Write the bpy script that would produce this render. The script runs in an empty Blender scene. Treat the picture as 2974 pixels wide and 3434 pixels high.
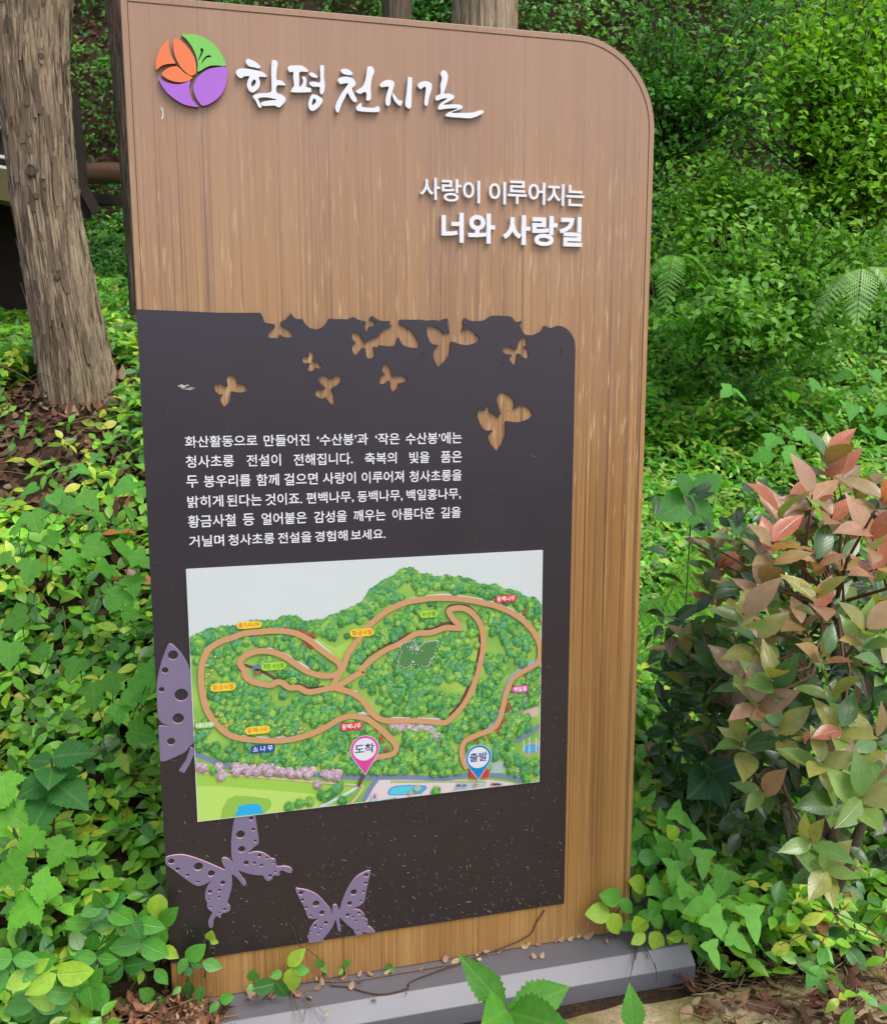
import bpy, math, random
import numpy as np
from mathutils import Vector, Matrix, Euler
random.seed(7); RNG = np.random.default_rng(11)
scene = bpy.context.scene
col = scene.collection
R = math.radians

# ------------------------------------------------------------ camera
cam_data = bpy.data.cameras.new('camera'); cam = bpy.data.objects.new('camera', cam_data); col.objects.link(cam)
cam.location = (0.1192, -1.8746, 1.3430)
cam.rotation_mode = 'XYZ'
pitch, yaw, roll = -0.1576, -0.2489, 0.0017
M = Matrix.Rotation(yaw, 3, 'Z') @ Matrix.Rotation(math.pi/2 + pitch, 3, 'X') @ Matrix.Rotation(-roll, 3, 'Z')
cam.rotation_euler = M.to_euler('XYZ')
cam_data.sensor_fit = 'VERTICAL'; cam_data.sensor_height = 24.0
cam_data.lens = 24.0 * 3114.8 / 3434.0
cam_data.clip_start = 0.05; cam_data.clip_end = 500
cam_data.dof.use_dof = True; cam_data.dof.focus_distance = 2.25; cam_data.dof.aperture_fstop = 9.0
scene.camera = cam
# ------------------------------------------------------------ sky, sun, exposure
SUN_EL, SUN_ROT = R(58), R(150)
world = bpy.data.worlds.new('World'); scene.world = world; world.use_nodes = True
wn = world.node_tree; wn.nodes.clear()
sky = wn.nodes.new('ShaderNodeTexSky'); sky.sky_type = 'NISHITA'; sky.sun_disc = False
sky.sun_elevation = SUN_EL; sky.sun_rotation = SUN_ROT; sky.air_density = 1.0; sky.dust_density = 2.5; sky.ozone_density = 0.6
hs = wn.nodes.new('ShaderNodeHueSaturation'); hs.inputs['Saturation'].default_value = 0.8
bg = wn.nodes.new('ShaderNodeBackground'); bg.inputs[1].default_value = 0.15
wo = wn.nodes.new('ShaderNodeOutputWorld')
wn.links.new(sky.outputs[0], hs.inputs['Color']); wn.links.new(hs.outputs[0], bg.inputs[0]); wn.links.new(bg.outputs[0], wo.inputs[0])
sun_data = bpy.data.lights.new('sun', 'SUN'); sun = bpy.data.objects.new('sun', sun_data); col.objects.link(sun)
sun_data.energy = 1.35; sun_data.angle = R(32); sun_data.color = (1.0, 0.975, 0.945)
sd = Vector((math.sin(SUN_ROT)*math.cos(SUN_EL), math.cos(SUN_ROT)*math.cos(SUN_EL), math.sin(SUN_EL)))
sun.rotation_euler = sd.to_track_quat('Z', 'Y').to_euler()
scene.view_settings.view_transform = 'Standard'; scene.view_settings.look = 'None'
scene.view_settings.gamma = 1.0; scene.view_settings.use_curve_mapping = False
scene.view_settings.exposure = 0.62
scene.cycles.max_bounces = 8; scene.cycles.transparent_max_bounces = 8

# ------------------------------------------------------------ helpers
def link(o, parent=None, label=None, cat=None, group=None, kind=None):
    if o.name not in col.objects: col.objects.link(o)
    if parent is not None:
        o.parent = parent
        p = parent.location.copy() if parent.type == 'EMPTY' else Vector((0, 0, 0))
        o.matrix_parent_inverse = Matrix.Translation(-p)
    if label: o['label'] = label
    if cat: o['category'] = cat
    if group: o['group'] = group
    if kind: o['kind'] = kind
    return o
def empty(name, loc, label, cat, group=None):
    o = bpy.data.objects.new(name, None); o.empty_display_size = 0.1; o.location = loc
    return link(o, None, label, cat, group)
def mesh_np(name, V, F, mats, parent=None, cols=None, uv=None, smooth=True, midx=None, **kw):
    """V (n,3), F (m,3) tris or list of polygons"""
    me = bpy.data.meshes.new(name)
    if isinstance(F, np.ndarray):
        k = F.shape[1]; nf = len(F)
        me.vertices.add(len(V)); me.vertices.foreach_set('co', np.ascontiguousarray(V, np.float32).ravel())
        me.loops.add(nf*k); me.loops.foreach_set('vertex_index', np.ascontiguousarray(F, np.int32).ravel())
        me.polygons.add(nf); me.polygons.foreach_set('loop_start', np.arange(0, nf*k, k, dtype=np.int32))
        me.polygons.foreach_set('loop_total', np.full(nf, k, np.int32))
        me.update(calc_edges=True)
    else:
        me.from_pydata([tuple(map(float, v)) for v in V], [], F)
    if smooth is not None:
        me.polygons.foreach_set('use_smooth', [bool(smooth)]*len(me.polygons))
    if cols is not None:
        a = me.color_attributes.new('col', 'FLOAT_COLOR', 'POINT')
        c = np.ones((len(V), 4), np.float32); c[:, :3] = cols; a.data.foreach_set('color', c.ravel())
    if uv is not None:
        a = me.attributes.new('luv', 'FLOAT_VECTOR', 'POINT')
        c = np.zeros((len(V), 3), np.float32); c[:, :2] = uv; a.data.foreach_set('vector', c.ravel())
    for m in (mats if isinstance(mats, (list, tuple)) else [mats]): me.materials.append(m)
    if midx is not None: me.polygons.foreach_set('material_index', midx)
    o = bpy.data.objects.new(name, me)
    return link(o, parent, **kw)
def catmull(pts, n=3, closed=True):
    p = np.array(pts, float); N = len(p); out = []
    rng = range(N) if closed else range(N-1)
    for i in rng:
        if closed: a, b, c, d = p[i-1], p[i], p[(i+1) % N], p[(i+2) % N]
        else: a, b, c, d = p[max(i-1, 0)], p[i], p[i+1], p[min(i+2, N-1)]
        for k in range(n):
            t = k/n
            out.append(0.5*((2*b)+(-a+c)*t+(2*a-5*b+4*c-d)*t*t+(-a+3*b-3*c+d)*t**3))
    if not closed: out.append(p[-1])
    return np.array(out)
def circle(cx, cz, r, n=20):
    return [(cx+r*math.cos(2*math.pi*k/n), cz+r*math.sin(2*math.pi*k/n)) for k in range(n)]
def plate(name, loops, y_front, thick, mat, parent, bevel=0.0, side=None, cat_rom=0, **kw):
    """flat plate lying in the sign plane: loops of (x,z), front face at y_front, back at y_front+thick"""
    cu = bpy.data.curves.new(name, 'CURVE'); cu.dimensions = '2D'; cu.fill_mode = 'BOTH'
    cu.extrude = thick/2 - bevel; cu.bevel_depth = bevel; cu.bevel_resolution = 1
    if bevel: cu.offset = -bevel
    for lp in loops:
        sp = cu.splines.new('POLY'); sp.points.add(len(lp)-1)
        for i, (x, z) in enumerate(lp): sp.points[i].co = (x, z, 0, 1)
        sp.use_cyclic_u = True
    return curve_obj(name, cu, Matrix.Translation((0, y_front+thick/2, 0)) @ Matrix.Rotation(math.pi/2, 4, 'X'), mat, parent, side, **kw)
def curve_obj(name, cu, mx, mat, parent, side=None, **kw):
    to = bpy.data.objects.new('tmp', cu); col.objects.link(to)
    dg = bpy.context.evaluated_depsgraph_get(); dg.update()
    me = bpy.data.meshes.new_from_object(to.evaluated_get(dg)); me.name = name
    bpy.data.objects.remove(to); bpy.data.curves.remove(cu)
    me.transform(mx); me.materials.clear(); me.materials.append(mat)
    if side:
        me.materials.append(side)
        for p in me.polygons: p.material_index = 0 if p.normal.y < -0.9 or p.normal.y > .9 else 1
    for p in me.polygons: p.use_smooth = False
    o = bpy.data.objects.new(name, me)
    return link(o, parent, **kw)
GLY = {}
def glyph_mesh(text, bold, extr):
    """mesh of text in x/z plane normalised to its own ink box"""
    key = (text, bold, extr)
    cu = bpy.data.curves.new('t', 'FONT'); cu.body = text; cu.size = 1.0; cu.offset = bold; cu.extrude = 0.0
    cu.fill_mode = 'FRONT'; cu.resolution_u = 4
    if extr: cu.extrude = 0.5; cu.fill_mode = 'BOTH'
    to = bpy.data.objects.new('tmp', cu); col.objects.link(to)
    dg = bpy.context.evaluated_depsgraph_get(); dg.update()
    me = bpy.data.meshes.new_from_object(to.evaluated_get(dg))
    bpy.data.objects.remove(to); bpy.data.curves.remove(cu)
    n = len(me.vertices); V = np.empty(n*3, np.float32); me.vertices.foreach_get('co', V); V = V.reshape(-1, 3).copy()
    F = [tuple(p.vertices) for p in me.polygons]
    bpy.data.meshes.remove(me)
    mn, mx = V[:, :2].min(0), V[:, :2].max(0)
    U = (V[:, :2]-mn)/(mx-mn)
    return U, V[:, 2], F
def text_part(name, text, x0, x1, z0, z1, y, mat, parent, bold=0.0, thick=0.0, **kw):
    U, d, F = glyph_mesh(text, bold, thick > 0)
    V = np.zeros((len(U), 3)); V[:, 0] = x0+U[:, 0]*(x1-x0); V[:, 2] = z0+U[:, 1]*(z1-z0); V[:, 1] = y - (d*thick)
    return mesh_np(name, V, F, mat, parent, smooth=False, **kw)
# ---- materials
def nmat(name, rough=0.6, spec=0.5):
    m = bpy.data.materials.new(name); m.use_nodes = True
    b = m.node_tree.nodes['Principled BSDF']; b.inputs['Roughness'].default_value = rough
    b.inputs['Specular IOR Level'].default_value = spec
    return m, m.node_tree, b
class NT:
    def __init__(s, nt): s.nt = nt; s.n = nt.nodes; s.l = nt.links
    def node(s, t, **kw):
        n = s.n.new(t)
        for k, v in kw.items(): setattr(n, k, v)
        return n
    def coord(s, scale=(1, 1, 1), kind='Object', rot=(0, 0, 0)):
        tc = s.node('ShaderNodeTexCoord'); mp = s.node('ShaderNodeMapping')
        mp.inputs['Scale'].default_value = scale; mp.inputs['Rotation'].default_value = rot
        s.l.new(tc.outputs[kind], mp.inputs[0]); return mp.outputs[0]
    def noise(s, vec, scale=1, detail=4, rough=0.55, dist=0):
        n = s.node('ShaderNodeTexNoise'); n.inputs['Scale'].default_value = scale; n.inputs['Detail'].default_value = detail
        n.inputs['Roughness'].default_value = rough; n.inputs['Distortion'].default_value = dist
        if vec is not None: s.l.new(vec, n.inputs['Vector'])
        return n.outputs['Fac']
    def ramp(s, fac, stops, interp='LINEAR'):
        r = s.node('ShaderNodeValToRGB'); r.color_ramp.interpolation = interp
        e = r.color_ramp.elements
        while len(e) < len(stops): e.new(0.5)
        for i, (p, c) in enumerate(stops):
            e[i].position = p; e[i].color = (c, c, c, 1) if isinstance(c, (int, float)) else (*c, 1)
        s.l.new(fac, r.inputs[0]); return r.outputs[0]
    def mix(s, fac, a, b, mode='MIX'):
        m = s.node('ShaderNodeMix', data_type='RGBA', blend_type=mode); m.clamp_factor = True
        for sock, v in ((0, fac), (6, a), (7, b)):
            if isinstance(v, (int, float)): m.inputs[sock].default_value = v
            elif isinstance(v, tuple): m.inputs[sock].default_value = (*v, 1)
            else: s.l.new(v, m.inputs[sock])
        return m.outputs[2]
    def math(s, op, a, b=0.0, clamp=False):
        m = s.node('ShaderNodeMath', operation=op); m.use_clamp = clamp
        for i, v in enumerate((a, b)):
            if isinstance(v, (int, float)): m.inputs[i].default_value = v
            else: s.l.new(v, m.inputs[i])
        return m.outputs[0]
    def bump(s, h, bsdf, strength=0.3, dist=0.01):
        b = s.node('ShaderNodeBump'); b.inputs['Strength'].default_value = strength; b.inputs['Distance'].default_value = dist
        s.l.new(h, b.inputs['Height']); s.l.new(b.outputs[0], bsdf.inputs['Normal'])
def flat(name, c, rough=0.5, spec=0.5, var=0.12, scale=40):
    m, nt, b = nmat(name, rough, spec); T = NT(nt)
    n = T.noise(T.coord(), scale, 5)
    T.l.new(T.mix(n, tuple(x*(1-var) for x in c), tuple(min(1, x*(1+var)) for x in c)), b.inputs['Base Color'])
    return m

# wood grain film on the board
def wood_mat():
    m, nt, b = nmat('wood_film', 0.36, 0.5); T = NT(nt)
    v = T.coord((1, 1, 1))
    base = T.noise(T.coord((11, 11, 0.25)), 1, 3, 0.5)
    c = T.ramp(base, [(0.3, (0.29, 0.142, 0.044)), (0.5, (0.385, 0.198, 0.062)), (0.72, (0.455, 0.252, 0.088))])
    fine = T.noise(T.coord((170, 170, 0.8)), 1, 4, 0.65)
    c = T.mix(T.ramp(fine, [(0.30, 0.85), (0.50, 0.0)]), c, (0.17, 0.080, 0.032))
    lite = T.noise(T.coord((120, 120, 1.6)), 1, 3, 0.5)
    c = T.mix(T.ramp(lite, [(0.54, 0.0), (0.70, 0.45)]), c, (0.56, 0.34, 0.14))
    dens = T.noise(T.coord((6, 6, 0.3)), 1, 2, 0.5)
    for sc, lo, hi, k, dk in ((80, .305, .318, .85, (0.075, 0.038, 0.020)), (150, .335, .355, .75, (0.09, 0.044, 0.022)), (320, .34, .39, .7, (0.09, 0.045, 0.022))):
        ln = T.noise(T.coord((sc, sc, 0.10+sc*.0012)), 1, 1.0, 0.5, 0.0)
        ln = T.math('ADD', ln, T.math('MULTIPLY', T.math('SUBTRACT', dens, .5), .10))
        br = T.ramp(T.noise(T.coord((sc*.8, sc*.8, 5)), 1, 2, .6), [(0.36, 0.25), (0.5, 1.0)])
        c = T.mix(T.math('MULTIPLY', T.ramp(ln, [(lo, k), (hi, 0.0)]), br), c, dk)
    fl = T.noise(T.coord((150, 150, 12)), 1, 2, 0.5); pa = T.noise(T.coord((7, 7, 2.2)), 1, 3, 0.6)
    sep = T.node('ShaderNodeSeparateXYZ'); T.l.new(v, sep.inputs[0])
    band = T.ramp(T.math('MULTIPLY', sep.outputs[2], 0.4), [(0.36, 0.15), (0.46, 1.0), (0.66, 1.0), (0.76, 0.35)])
    k = T.math('MULTIPLY', T.math('MULTIPLY', T.ramp(fl, [(0.575, 0.0), (0.69, 0.62)]), T.ramp(pa, [(0.40, 0.0), (0.52, 1.0)])), band)
    c = T.mix(k, c, (0.80, 0.56, 0.28))
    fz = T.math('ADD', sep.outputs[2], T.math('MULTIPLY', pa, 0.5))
    c = T.mix(T.ramp(T.math('MULTIPLY', fz, 0.4), [(0.50, 0.0), (0.86, 0.78)]), c, (0.40, 0.238, 0.162))  # bleached upper wood, with pinkish sky glare put into the colour too
    T.l.new(c, b.inputs['Base Color'])
    rr = T.noise(T.coord((3, 3, 3)), 1, 4); T.l.new(T.ramp(rr, [(0.3, 0.28), (0.7, 0.40)]), b.inputs['Roughness'])
    T.bump(fine, b, 0.15, 0.0015)
    return m
def panel_mat():
    m, nt, b = nmat('dark_panel_paint', 0.42, 0.95); T = NT(nt); b.inputs['Specular Tint'].default_value = (0.98, 0.89, 1.0, 1)
    n = T.noise(T.coord((1, 1, 1)), 6, 6, 0.6)
    c = T.mix(n, (0.0075, 0.0050, 0.0070), (0.0110, 0.0075, 0.0105))
    d = T.noise(T.coord((1, 1, 1)), 420, 2, 0.5)
    c = T.mix(T.ramp(d, [(0.70, 0.0), (0.80, 0.2)]), c, (0.2, 0.18, 0.17))
    T.l.new(c, b.inputs['Base Color']); T.l.new(T.ramp(n, [(0.3, 0.38), (0.7, 0.46)]), b.inputs['Roughness'])
    return m
def metal_mat():
    m, nt, b = nmat('painted_steel_base', 0.42, 0.9); T = NT(nt)
    n = T.noise(T.coord(), 9, 7, 0.65); g = T.noise(T.coord(), 150, 4, 0.7)
    c = T.mix(n, (0.122, 0.120, 0.136), (0.132, 0.130, 0.147))
    c = T.mix(T.ramp(g, [(0.66, 0.0), (0.76, 0.3)]), c, (0.24, 0.22, 0.20))
    c = T.mix(T.ramp(T.noise(T.coord(), 30, 6, .7), [(0.66, 0.0), (0.75, 0.5)]), c, (0.09, 0.065, 0.045))
    T.l.new(c, b.inputs['Base Color']); T.l.new(T.ramp(n, [(0.3, 0.46), (0.7, 0.5)]), b.inputs['Roughness']); T.bump(g, b, 0.08, 0.001)
    return m
def leaf_mat(name, trans=0.35, rough=0.38, vein=0.5, veins=9.0, spec=0.45):
    m, nt, b = nmat(name, rough, spec); T = NT(nt)
    a = T.node('ShaderNodeAttribute', attribute_name='col'); u = T.node('ShaderNodeAttribute', attribute_name='luv')
    sp = T.node('ShaderNodeSeparateXYZ'); T.l.new(u.outputs['Vector'], sp.inputs[0])
    au = T.math('ABSOLUTE', sp.outputs[0])
    mid = T.ramp(au, [(0.03, 1.0), (0.10, 0.0)])
    w = T.math('SINE', T.math('MULTIPLY', T.math('SUBTRACT', sp.outputs[1], T.math('MULTIPLY', au, 0.28)), veins*6.2832))
    side = T.ramp(w, [(0.86, 0.0), (1.0, 0.55)])
    v = T.math('MULTIPLY', T.math('MAXIMUM', mid, side), vein)
    mott = T.noise(T.coord((1, 1, 1)), 60, 4, 0.6)
    c = T.mix(T.ramp(mott, [(0.3, 0.22), (0.6, 0.0)]), a.outputs['Color'], (0.02, 0.05, 0.01))
    c2 = T.mix(v, c, T.mix(0.5, a.outputs['Color'], (0.35, 0.48, 0.16)))
    T.l.new(c2, b.inputs['Base Color'])
    T.bump(T.math('MULTIPLY', T.math('MAXIMUM', mid, side), -1), b, 0.35, 0.002)
    tr = T.node('ShaderNodeBsdfTranslucent'); tc = T.mix(1.0, c2, (1.35, 1.35, 0.35), 'MULTIPLY'); T.l.new(tc, tr.inputs[0])
    ms = T.node('ShaderNodeMixShader'); ms.inputs[0].default_value = trans
    out = T.n['Material Output']
    T.l.new(b.outputs[0], ms.inputs[1]); T.l.new(tr.outputs[0], ms.inputs[2]); T.l.new(ms.outputs[0], out.inputs[0])
    return m
def vcol_mat(name, rough=0.6, spec=0.3, nz=0.15, scale=80):
    m, nt, b = nmat(name, rough, spec); T = NT(nt)
    a = T.node('ShaderNodeAttribute', attribute_name='col'); n = T.noise(T.coord(), scale, 4)
    c = T.mix(T.math('MULTIPLY', n, nz*2), a.outputs['Color'], (0.02, 0.015, 0.01))
    T.l.new(c, b.inputs['Base Color']); return m
def bark_mat(name='fibrous_bark', c0=(0.15, 0.095, 0.062), c1=(0.56, 0.42, 0.285), moss=0.5):
    m, nt, b = nmat(name, 0.9, 0.15); T = NT(nt)
    f = T.noise(T.coord((30, 30, 2.2)), 1, 7, 0.7, 0.8); g = T.noise(T.coord((2.5, 2.5, 1.2)), 1, 4)
    c = T.ramp(f, [(0.33, c0), (0.46, tuple(x*.75 for x in c1)), (0.62, c1)])
    red = T.noise(T.coord((22, 22, 0.8)), 1, 4, 0.6)
    c = T.mix(T.ramp(red, [(0.57, 0.0), (0.65, 0.6)]), c, (0.22, 0.09, 0.055))
    c = T.mix(T.ramp(g, [(0.45, 0.0), (0.7, moss)]), c, (0.15, 0.15, 0.065))
    fs = T.noise(T.coord((70, 70, 3.5)), 1, 5, 0.7, 1.0); c = T.mix(T.ramp(fs, [(0.36, 0.8), (0.46, 0.0)]), c, tuple(x*.35 for x in c0)); c = T.mix(T.ramp(fs, [(0.56, 0.0), (0.68, 0.5)]), c, tuple(min(1, x*1.35) for x in c1))
    T.l.new(c, b.inputs['Base Color']); T.bump(T.math('ADD', f, fs), b, 1.0, 0.012)
    return m
def ground_mat(name, a, bb, cc, scale=8):
    m, nt, b = nmat(name, 0.95, 0.1); T = NT(nt)
    n = T.noise(T.coord(), scale, 8, 0.7); n2 = T.noise(T.coord(), scale*9, 5, 0.7)
    c = T.ramp(n, [(0.35, a), (0.5, bb), (0.65, cc)])
    c = T.mix(T.ramp(n2, [(0.35, 0.7), (0.6, 0.0)]), c, tuple(x*0.45 for x in a))
    T.l.new(c, b.inputs['Base Color']); T.bump(n2, b, 0.8, 0.01)
    return m
WOOD = wood_mat(); PANEL = panel_mat(); METAL = metal_mat()
WHITE = flat('white_acrylic', (0.80, 0.81, 0.84), 0.35, 0.5, 0.03); WSIDE = flat('white_edge', (0.45, 0.43, 0.45), 0.5)
INK = flat('white_print', (0.78, 0.78, 0.80), 0.5, 0.3, 0.05)
LGREEN = flat('green_acrylic', (0.20, 0.58, 0.10), 0.35, 0.5, 0.04); LOR = flat('orange_acrylic', (0.85, 0.20, 0.06), 0.35, 0.5, 0.04); LPUR = flat('purple_acrylic', (0.42, 0.14, 0.62), 0.35, 0.5, 0.04)
LGS = flat('green_edge', (0.06, 0.18, 0.03), 0.5); LOS = flat('orange_edge', (0.35, 0.06, 0.015), 0.5); LPS = flat('purple_edge', (0.12, 0.03, 0.18), 0.5)
LILAC = flat('lilac_acrylic', (0.185, 0.150, 0.245), 0.4, 0.45, 0.08, 12); PINK = flat('pink_edge', (0.75, 0.42, 0.50), 0.5)
TRIM = flat('board_edge_trim', (0.46, 0.29, 0.18), 0.35, 0.5, 0.1, 20); GROOVE = flat('dark_joint', (0.12, 0.07, 0.045), 0.7, 0.2)
PRINT = vcol_mat('printed_map', 0.42, 0.4, 0.02, 200)
LEAF = leaf_mat('jasmine_leaf', 0.30, 0.30, 0.6, 7.0, 0.6); LEAFSOFT = leaf_mat('soft_leaf', 0.42, 0.55, 0.35, 6.0, 0.3)
PHOT = leaf_mat('red_tip_leaf', 0.25, 0.24, 0.35, 10.0, 0.75)
FARLEAF = leaf_mat('hillside_leaf', 0.40, 0.40, 0.0, 6.0, 0.4); BANKLEAF = leaf_mat('bank_leaf', 0.34, 0.28, 0.0, 6.0, 0.7)
DEAD = vcol_mat('dead_leaf', 0.75, 0.25, 0.3, 90); TWIG = vcol_mat('twig_bark', 0.85, 0.2, 0.3, 120)
BARK = bark_mat(); BARK2 = bark_mat('shaded_bark', (0.07, 0.05, 0.038), (0.22, 0.17, 0.125), 0.3)
SOIL = ground_mat('leaf_mould_soil', (0.035, 0.024, 0.015), (0.06, 0.038, 0.024), (0.10, 0.06, 0.035), 9)
def concrete_mat():
    m, nt, b = nmat('mossy_concrete', 0.92, 0.15); T = NT(nt)
    n = T.noise(T.coord(), 11, 8, 0.7); n2 = T.noise(T.coord(), 120, 4, 0.7); n3 = T.noise(T.coord(), 5, 5, 0.6)
    c = T.ramp(n, [(0.35, (0.30, 0.22, 0.11)), (0.52, (0.46, 0.36, 0.20)), (0.68, (0.55, 0.46, 0.30))])
    c = T.mix(T.ramp(n3, [(0.5, 0.0), (0.62, 0.75)]), c, (0.20, 0.20, 0.045))
    c = T.mix(T.ramp(n2, [(0.33, 0.8), (0.45, 0.0)]), c, (0.12, 0.08, 0.045))
    T.l.new(c, b.inputs['Base Color']); T.bump(n2, b, 0.8, 0.006); return m
CONC = concrete_mat()

# ------------------------------------------------------------ terrain
PLx = [-8, -0.15, 0.02, 0.5, 1.98, 3.2, 5, 6.3, 8, 10, 14, 22]; PLz = [-0.075, -0.071, -0.05, 0.24, 1.20, 1.46, 1.70, 2.1, 4.8, 8, 11, 14]
PRx = [-8, 0.45, 1.0, 2.0, 3.4, 5.0, 5.8, 6.5, 7.5, 9, 14, 22]; PRz = [-0.075, -0.071, -0.02, 0.12, 0.45, 0.95, 1.35, 2.6, 4.9, 8, 12, 15]
def hn(x, y, f, ph):
    return np.sin(x*f+ph)*np.cos(y*f*1.13+ph*1.7)+0.5*np.sin(x*f*2.3+ph*2+y*f*.7)*np.cos(y*f*2.1-ph)
def terrain(x, y):
    s = .247*x+.969*y; t = .969*x-.247*y
    w = np.clip((t-0.1)/1.5, 0, 1); w = w*w*(3-2*w)
    z = np.interp(s, PLx, PLz)*(1-w)+np.interp(s, PRx, PRz)*w
    k = np.clip((s-0.5)/1.5, 0, 1)
    z = np.where((x > -.12), np.minimum(z, -.071+np.clip(y+.03, 0, 9)*1.3+np.clip(-x, 0, 1)*2), z)
    md = np.exp(-((np.clip(x-.02, 0, 9)/.12)**2+((y+.06)/.10)**2)); md = np.where(x < .02, np.exp(-((y+.06)/.16)**2), md)
    z = np.maximum(z, -.071+.082*md*(1+.10*hn(x, y, 60, 1)))
    z = z + .085*np.exp(-((s-1.8)**2+(t+.92)**2)/.22)
    return z + k*0.05*hn(x, y, 2.1, 1.3) + np.clip((s-5)/2, 0, 1)*0.16*hn(x, y, 1.7, 4.1)
def st(s, t): return .247*s+.969*t, .969*s-.247*t
s_ = np.concatenate([np.linspace(-9, -1.2, 12), np.linspace(-1, 10, 130), np.linspace(10.5, 22, 12)])
t_ = np.concatenate([np.linspace(-14, -4.2, 10), np.linspace(-4, 6, 120), np.linspace(6.3, 16, 10)])
S, T_ = np.meshgrid(s_, t_, indexing='ij'); X, Y = st(S, T_)
# near the board the soil dips under the steel base
Z = terrain(X, Y)
nm, nn = S.shape; idx = np.arange(nm*nn).reshape(nm, nn)
F = np.stack([idx[:-1, :-1], idx[1:, :-1], idx[1:, 1:], idx[:-1, 1:]], -1).reshape(-1, 4)[:, ::-1]
inb = (X > .22) & (X < 1.12) & (Y > -.14) & (Y < .25); Z = np.where(inb, np.minimum(Z, -0.076), Z)
mesh_np('ground', np.stack([X, Y, Z], -1).reshape(-1, 3), F, SOIL, kind='structure')

# ------------------------------------------------------------ generic vegetation builders
def rows_leaf(ts, ws, fold=0.18, droop=0.12, curl=0.0, serr=0.0):
    V = [(0, 0, 0)]; U = [(0, 0)]; F = []
    for t, w in zip(ts, ws):
        z = -droop*t*t
        V += [(-w, t, z+fold*w), (0, t, z), (w, t, z+fold*w)]; U += [(-1, t), (0, t), (1, t)]
    V.append((0, 1, -droop)); U.append((0, 1)); n = len(ts)
    F += [(0, 2, 1), (0, 3, 2)]
    for i in range(n-1):
        a = 1+3*i; b = a+3
        F += [(a, a+1, b+1), (a, b+1, b), (a+1, a+2, b+2), (a+1, b+2, b+1)]
    a = 1+3*(n-1); e = len(V)-1
    F += [(a, a+1, e), (a+1, a+2, e)]
    return np.array(V, float), np.array(F, int), np.array(U, float)
OVATE = rows_leaf([.08, .25, .45, .65, .82, .93], [.10, .235, .275, .22, .12, .045])
ROUND = rows_leaf([.06, .22, .45, .68, .85, .95], [.14, .30, .34, .28, .16, .07], 0.14, 0.15)
OVATE_LO = rows_leaf([.25, .65], [.24, .20], 0.2, 0.15)
PHOT_T = rows_leaf([.05, .18, .36, .56, .75, .90], [.06, .165, .235, .23, .15, .055], 0.28, 0.22)
OVATE_B = rows_leaf([.08, .25, .45, .65, .82, .93], [.10, .24, .29, .23, .13, .045], 0.42, 0.05)
OVATE_C = rows_leaf([.08, .25, .45, .65, .82, .93], [.09, .20, .25, .20, .11, .04], 0.10, 0.38)
def outline_leaf(half, fold=0.1, droop=0.1):
    """half outline [(x>=0, y)] from base to tip -> triangle fan per side around the midrib"""
    ys = [p[1] for p in half]
    V = []; U = []; F = []
    n = len(half)
    for x, y in half:   # midrib, right, left
        ym = min(max(y, 0), 1)
        z0 = -droop*ym*ym
        V += [(0, ym, z0), (x, y, z0+fold*abs(x)), (-x, y, z0+fold*abs(x))]; U += [(0, ym), (min(1, abs(x)*2.5), y), (-min(1, abs(x)*2.5), y)]
    for i in range(n-1):
        a = 3*i; b = a+3
        F += [(a, a+1, b+1), (a, b+1, b), (a, b+2, a+2), (a, b, b+2)]
    return np.array(V, float), np.array(F, int), np.array(U, float)
def fan_leaf(half, cy=.3, fold=.15, droop=.2):
    o = half[1:-1]; pts = [half[0]]+o+[half[-1]]+[(-x, y) for x, y in o[::-1]]
    V = [(0, cy, -droop*cy*cy-.02)]+[(x, y, -droop*max(y, 0)**2+fold*abs(x)-.16*x*x) for x, y in pts]; n = len(pts)
    F = [(0, 1+k, 1+(k+1) % n) for k in range(n)]
    U = [(0, cy)]+[(max(-1, min(1, x*2.2)), y) for x, y in pts]
    return np.array(V, float), np.array(F, int), np.array(U, float)
LOBED = fan_leaf([(0, 0.02), (.10, -.08), (.17, -.06), (.22, -.10), (.27, -.03), (.34, -.02), (.32, .06), (.42, .08), (.44, .15), (.52, .19), (.53, .25), (.62, .32), (.52, .34), (.50, .40), (.42, .39), (.40, .45), (.30, .44), (.29, .53), (.33, .58), (.27, .63), (.29, .70), (.21, .73), (.20, .80), (.13, .82), (.09, .90), (.05, .92), (0, 1.0)])
HEART = outline_leaf([(0, 0.02), (.16, -.10), (.30, -.04), (.37, .12), (.33, .32), (.22, .55), (.10, .78), (0, 1.0)], .15, .15)
HALBERD = outline_leaf([(0, 0.04), (.10, -.02), (.26, .0), (.46, .06), (.34, .22), (.22, .32), (.24, .48), (.17, .70), (.07, .9), (0, 1.0)], .12, .12)
def serrate(ts, ws, teeth=11, k=0.12):
    h = [(0, 0)]
    for i in range(teeth*2):
        t = .03+.95*i/(teeth*2); w = np.interp(t, ts, ws)
        h.append((w*(1+ (k if i % 2 else -k*.4)), t+(0.0 if i % 2 else .012)))
    h.append((0, 1)); return outline_leaf(h, .2, .14)
NETTLE = serrate([0, .15, .35, .6, .85, 1], [.05, .24, .34, .27, .10, 0])
TRI_LO = (np.array([(0, 0, 0), (-.33, .25, .06), (.33, .25, .06), (0, .4, 0), (0, 1, -.12), (-.18, .62, .02), (.18, .62, .02)], float),
          np.array([(0, 3, 1), (0, 2, 3), (1, 3, 5), (3, 2, 6), (5, 3, 4), (3, 6, 4)], int), np.array([(0, 0), (-1, .2), (1, .2), (0, .4), (0, 1), (-.6, .6), (.6, .6)], float))
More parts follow.
